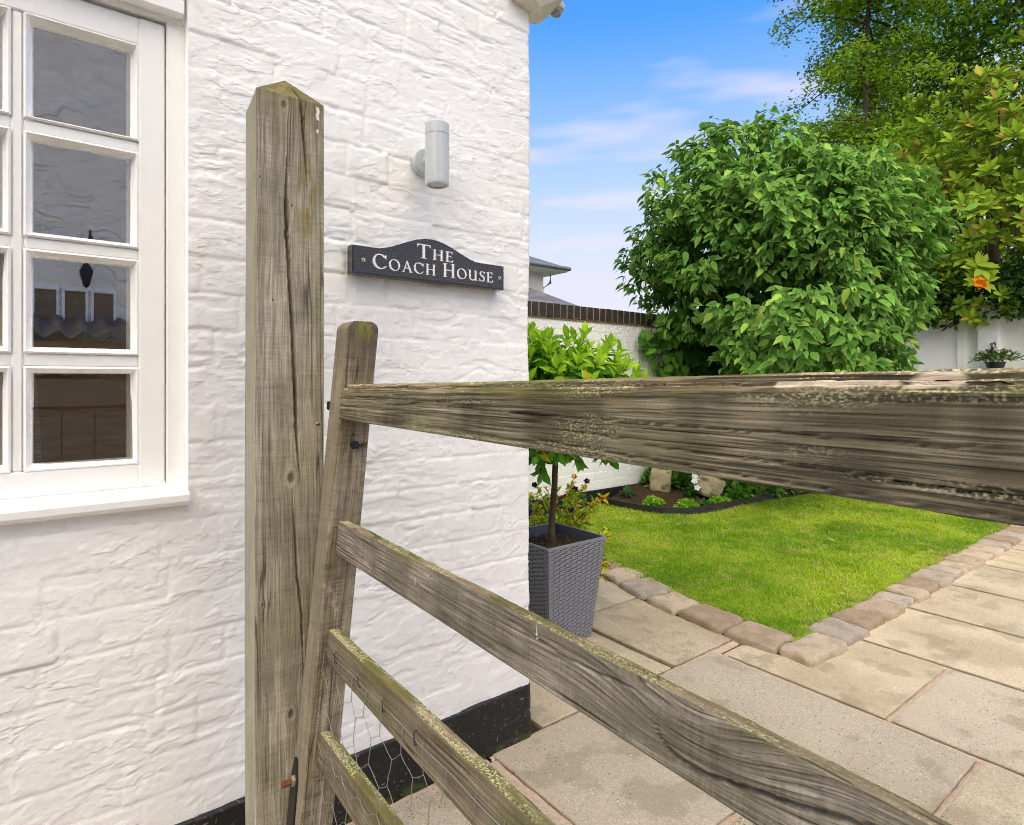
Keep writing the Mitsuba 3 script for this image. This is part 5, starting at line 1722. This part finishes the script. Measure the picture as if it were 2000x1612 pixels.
def shrub_on_wall(K, c, R3, n, seed, L, cols, label, kind='far', wr=.6):
    rng = np.random.default_rng(seed)
    d = rand_dirs(rng, n)
    P = np.array(c) + d * rng.beta(3.5, 1.2, (n, 1)) * np.array(R3) * (.8 + .4 * meshkit.fbm(d * 3, 3, seed)[:, None])
    P = P[P[:, 2] > 1.72 + .1 * rng.random(n)]; d = unit(P - np.array(c))
    K = num(K)
    leaf_cloud(K, P, d, L, cols, seed, wr, 120, 'leaf_gloss', 3, .05, kind, -.35)
    put(K + '__stem', cat([tube([(c[0] + .25, c[1], max(.0, c[2] - 1.4)), (c[0] + .1, c[1], c[2] - .4), tuple(P[rng.integers(len(P))])], [.02, .014, .005], 6) for _ in range(7)]), 'bark', True)
    lab(K, label, 'shrub')


shrub_on_wall('wall_shrub', (7.95, 2.48, 2.02), (.35, .42, .40), 900, 3, .075, ((.022, .065, .012), (.06, .14, .022), (.12, .22, .02)), 'dark green shrub spilling over the far wall between bush and magnolia')
shrub_on_wall('wall_shrub', (7.95, 1.60, 2.02), (.40, .52, .42), 1100, 5, .06, ((.014, .045, .014), (.04, .10, .02)), 'dark small leaved shrub over the far wall above the hanging basket')


# ------------------------------------------------------------------ neighbouring house beyond the garden
def far_house():
    K = 'villa'
    E, d0 = 4.93, 20.5
    def at(px, dep): 
        l = (px - 1000) / 1176 * dep
        return np.array([dep * FX + l * FY, dep * FY - l * FX])
    c = at(1061, d0)           # the visible corner of its wall
    x1, y1 = c
    put(K + '__wall', box(x1 - 9, x1, y1, y1 + 11, 0, E), 'far_render')
    o = .62
    X0, X1, Y0, Y1 = x1 - 9 - o, x1 + o, y1 - o, y1 + 11 + o
    rz = E + 2.6
    rv = np.array([(X0, Y0, E), (X1, Y0, E), (X1, Y1, E), (X0, Y1, E), ((X0 + X1) / 2 - .5, Y0 + 5.5, rz), ((X0 + X1) / 2 - .5, Y1 - 5.5, rz)])
    put(K + '__roof', trimesh.Trimesh(rv, [[0, 1, 4], [1, 2, 5], [1, 5, 4], [2, 3, 5], [3, 0, 4], [3, 4, 5]], process=False), 'slate')
    put(K + '__soffit', box(X0 + .04, X1 - .04, Y0 + .04, Y1 - .04, E - .14, E - .03), 'far_render')
    put(K + '__gutter', cat(tube([(X1 + .05, Y0, E - .03), (X1 + .05, Y1, E - .03)], .06, 8), tube([(X0, Y0 - .05, E - .03), (X1, Y0 - .05, E - .03)], .06, 8)), 'grey_paint', True)
    put(K + '__downpipe', tube([(x1 + .50, y1 + .2, E - .08), (x1 + .50, y1 + .2, E - .40), (x1 + .08, y1 + .15, E - .66), (x1 + .06, y1 + .15, 0)], .045, 8), 'grey_paint', True)
    # lower wing
    e2 = 3.35
    put(K + '__wing', box(x1 - 6, x1 - .5, y1 - 1.8, y1, 0, e2), 'far_render')
    put(K + '__wing__roof', trimesh.Trimesh([(x1 - 6, y1 - 2.2, e2), (x1 - .12, y1 - 2.2, e2), (x1 - .12, y1, e2), (x1 - 6, y1, e2), (x1 - 6, y1, e2 + 1.0), (x1 - 1.2, y1, e2 + 1.0)],
        [[0, 1, 5], [0, 5, 4], [1, 2, 5], [2, 3, 4], [2, 4, 5], [3, 0, 4]], process=False), 'slate')
    lab(K, 'pale rendered villa with hipped slate roofs beyond the garden wall', 'house')


far_house()


# ------------------------------------------------------------------ across the yard, seen only in the window panes
def yard():
    K = 'yard_house'
    put(K + '__wall', box(-4.0, .9, -3.5, -3.3, 0, 4.6), 'roughcast')
    put(K + '__soffit', box(-4.2, 1.1, -3.5, -2.95, 4.6, 4.7), 'slate')
    for k in range(4):
        x0 = -.33 + k * .20
        put(K + '__fanlight', cat(cbox(x0, x0 + .018, -3.3, -3.27, 1.62, 1.98, .003), cbox(x0 + .16, x0 + .178, -3.3, -3.27, 1.62, 1.98, .003), cbox(x0 + .018, x0 + .16, -3.3, -3.27, 1.95, 1.98, .003)), 'white_joinery')
        put(K + '__fanlight__pane', box(x0 + .018, x0 + .16, -3.295, -3.285, 1.62, 1.95), 'shed_timber')
    lab(K, 'white roughcast house across the yard, reflected in the window panes', 'house')
    S = 'lean_to'
    n = 100
    xs = np.linspace(-2.4, .62, n * 3)
    wv = .026 * np.sin(xs * 2 * np.pi / .146)
    a = np.column_stack([xs, np.full(len(xs), -2.26), 1.50 + wv]); b = np.column_stack([xs, np.full(len(xs), -3.28), 1.72 + wv])
    def sheet(a, b):
        v = np.vstack([a, b]); i = np.arange(len(a) - 1); m = len(a)
        return trimesh.Trimesh(v, np.vstack([np.stack([i, i + 1, i + 1 + m], 1), np.stack([i, i + 1 + m, i + m], 1)]), process=False)
    put(S + '__roof', cat(sheet(a, b), sheet(a - [0, 0, .008], b - [0, 0, .008]), sheet(a, a - [0, 0, .008])), 'fibre_cement', True)
    put(S + '__board', cat([cbox(-2.35, .55, -2.33, -2.30, 1.25, 1.455, .004)]), 'shed_timber')
    for k in range(15):
        x0 = -2.35 + k * .195
        put(S + '__plank', cbox(x0 + .002, x0 + .193, -2.36, -2.335, 0, 1.40, .004), 'shed_timber')
    lab(S, 'timber lean-to with a corrugated roof, reflected in the third row of panes', 'shed')
    L = 'carriage_lantern'
    put(L + '__body', trimesh.convex.convex_hull(np.array([(x * s, y * s, zz) for s, zz in ((.022, 1.985), (.048, 2.10), (.012, 2.15)) for x in (-1, 1) for y in (-1, 1)] + [(0, 0, 2.20), (0, 0, 1.96)]) + [.23, -3.12, 0]), 'lantern_black')
    put(L + '__bracket', tube([(.23, -3.30, 2.16), (.23, -3.2, 2.24), (.23, -3.12, 2.18)], .008, 6), 'lantern_black', True)
    lab(L, 'black carriage lantern on the roughcast house, reflected in the window', 'lantern')


yard()



def fallen_leaves():
    rng = np.random.default_rng(44)
    for x, y, L, lb in ((3.62, 2.35, .040, 'small dry leaf on the lawn nearer the flower bed'), (4.10, 1.85, .055, 'larger curled tan leaf in the middle of the lawn'),
                        (5.2, 2.45, .045, 'pale dry leaf at the far side of the lawn'), (3.1, 1.36, .035, 'dry leaf caught in the grass beside the edging setts')):
        a = rng.uniform(0, 6.28)
        v, F, c = leaves(np.array([[x, y, float(lawn_z(np.array(x), np.array(y))) + .034]]), np.array([[math.cos(a), math.sin(a), .15]]), np.array([[.1, -.1, 1.0]]), np.array([L]), np.array([L * .6]), np.array([[.52, .36, .14]]) * rng.uniform(.7, 1.2), 'oval', rng, .3, .3)
        k = put('fallen_leaf', (v[0], F), 'leaf_matt', True, color=c[0])
        lab(k, lb, 'leaf', 'fallen leaves on the lawn')


fallen_leaves()
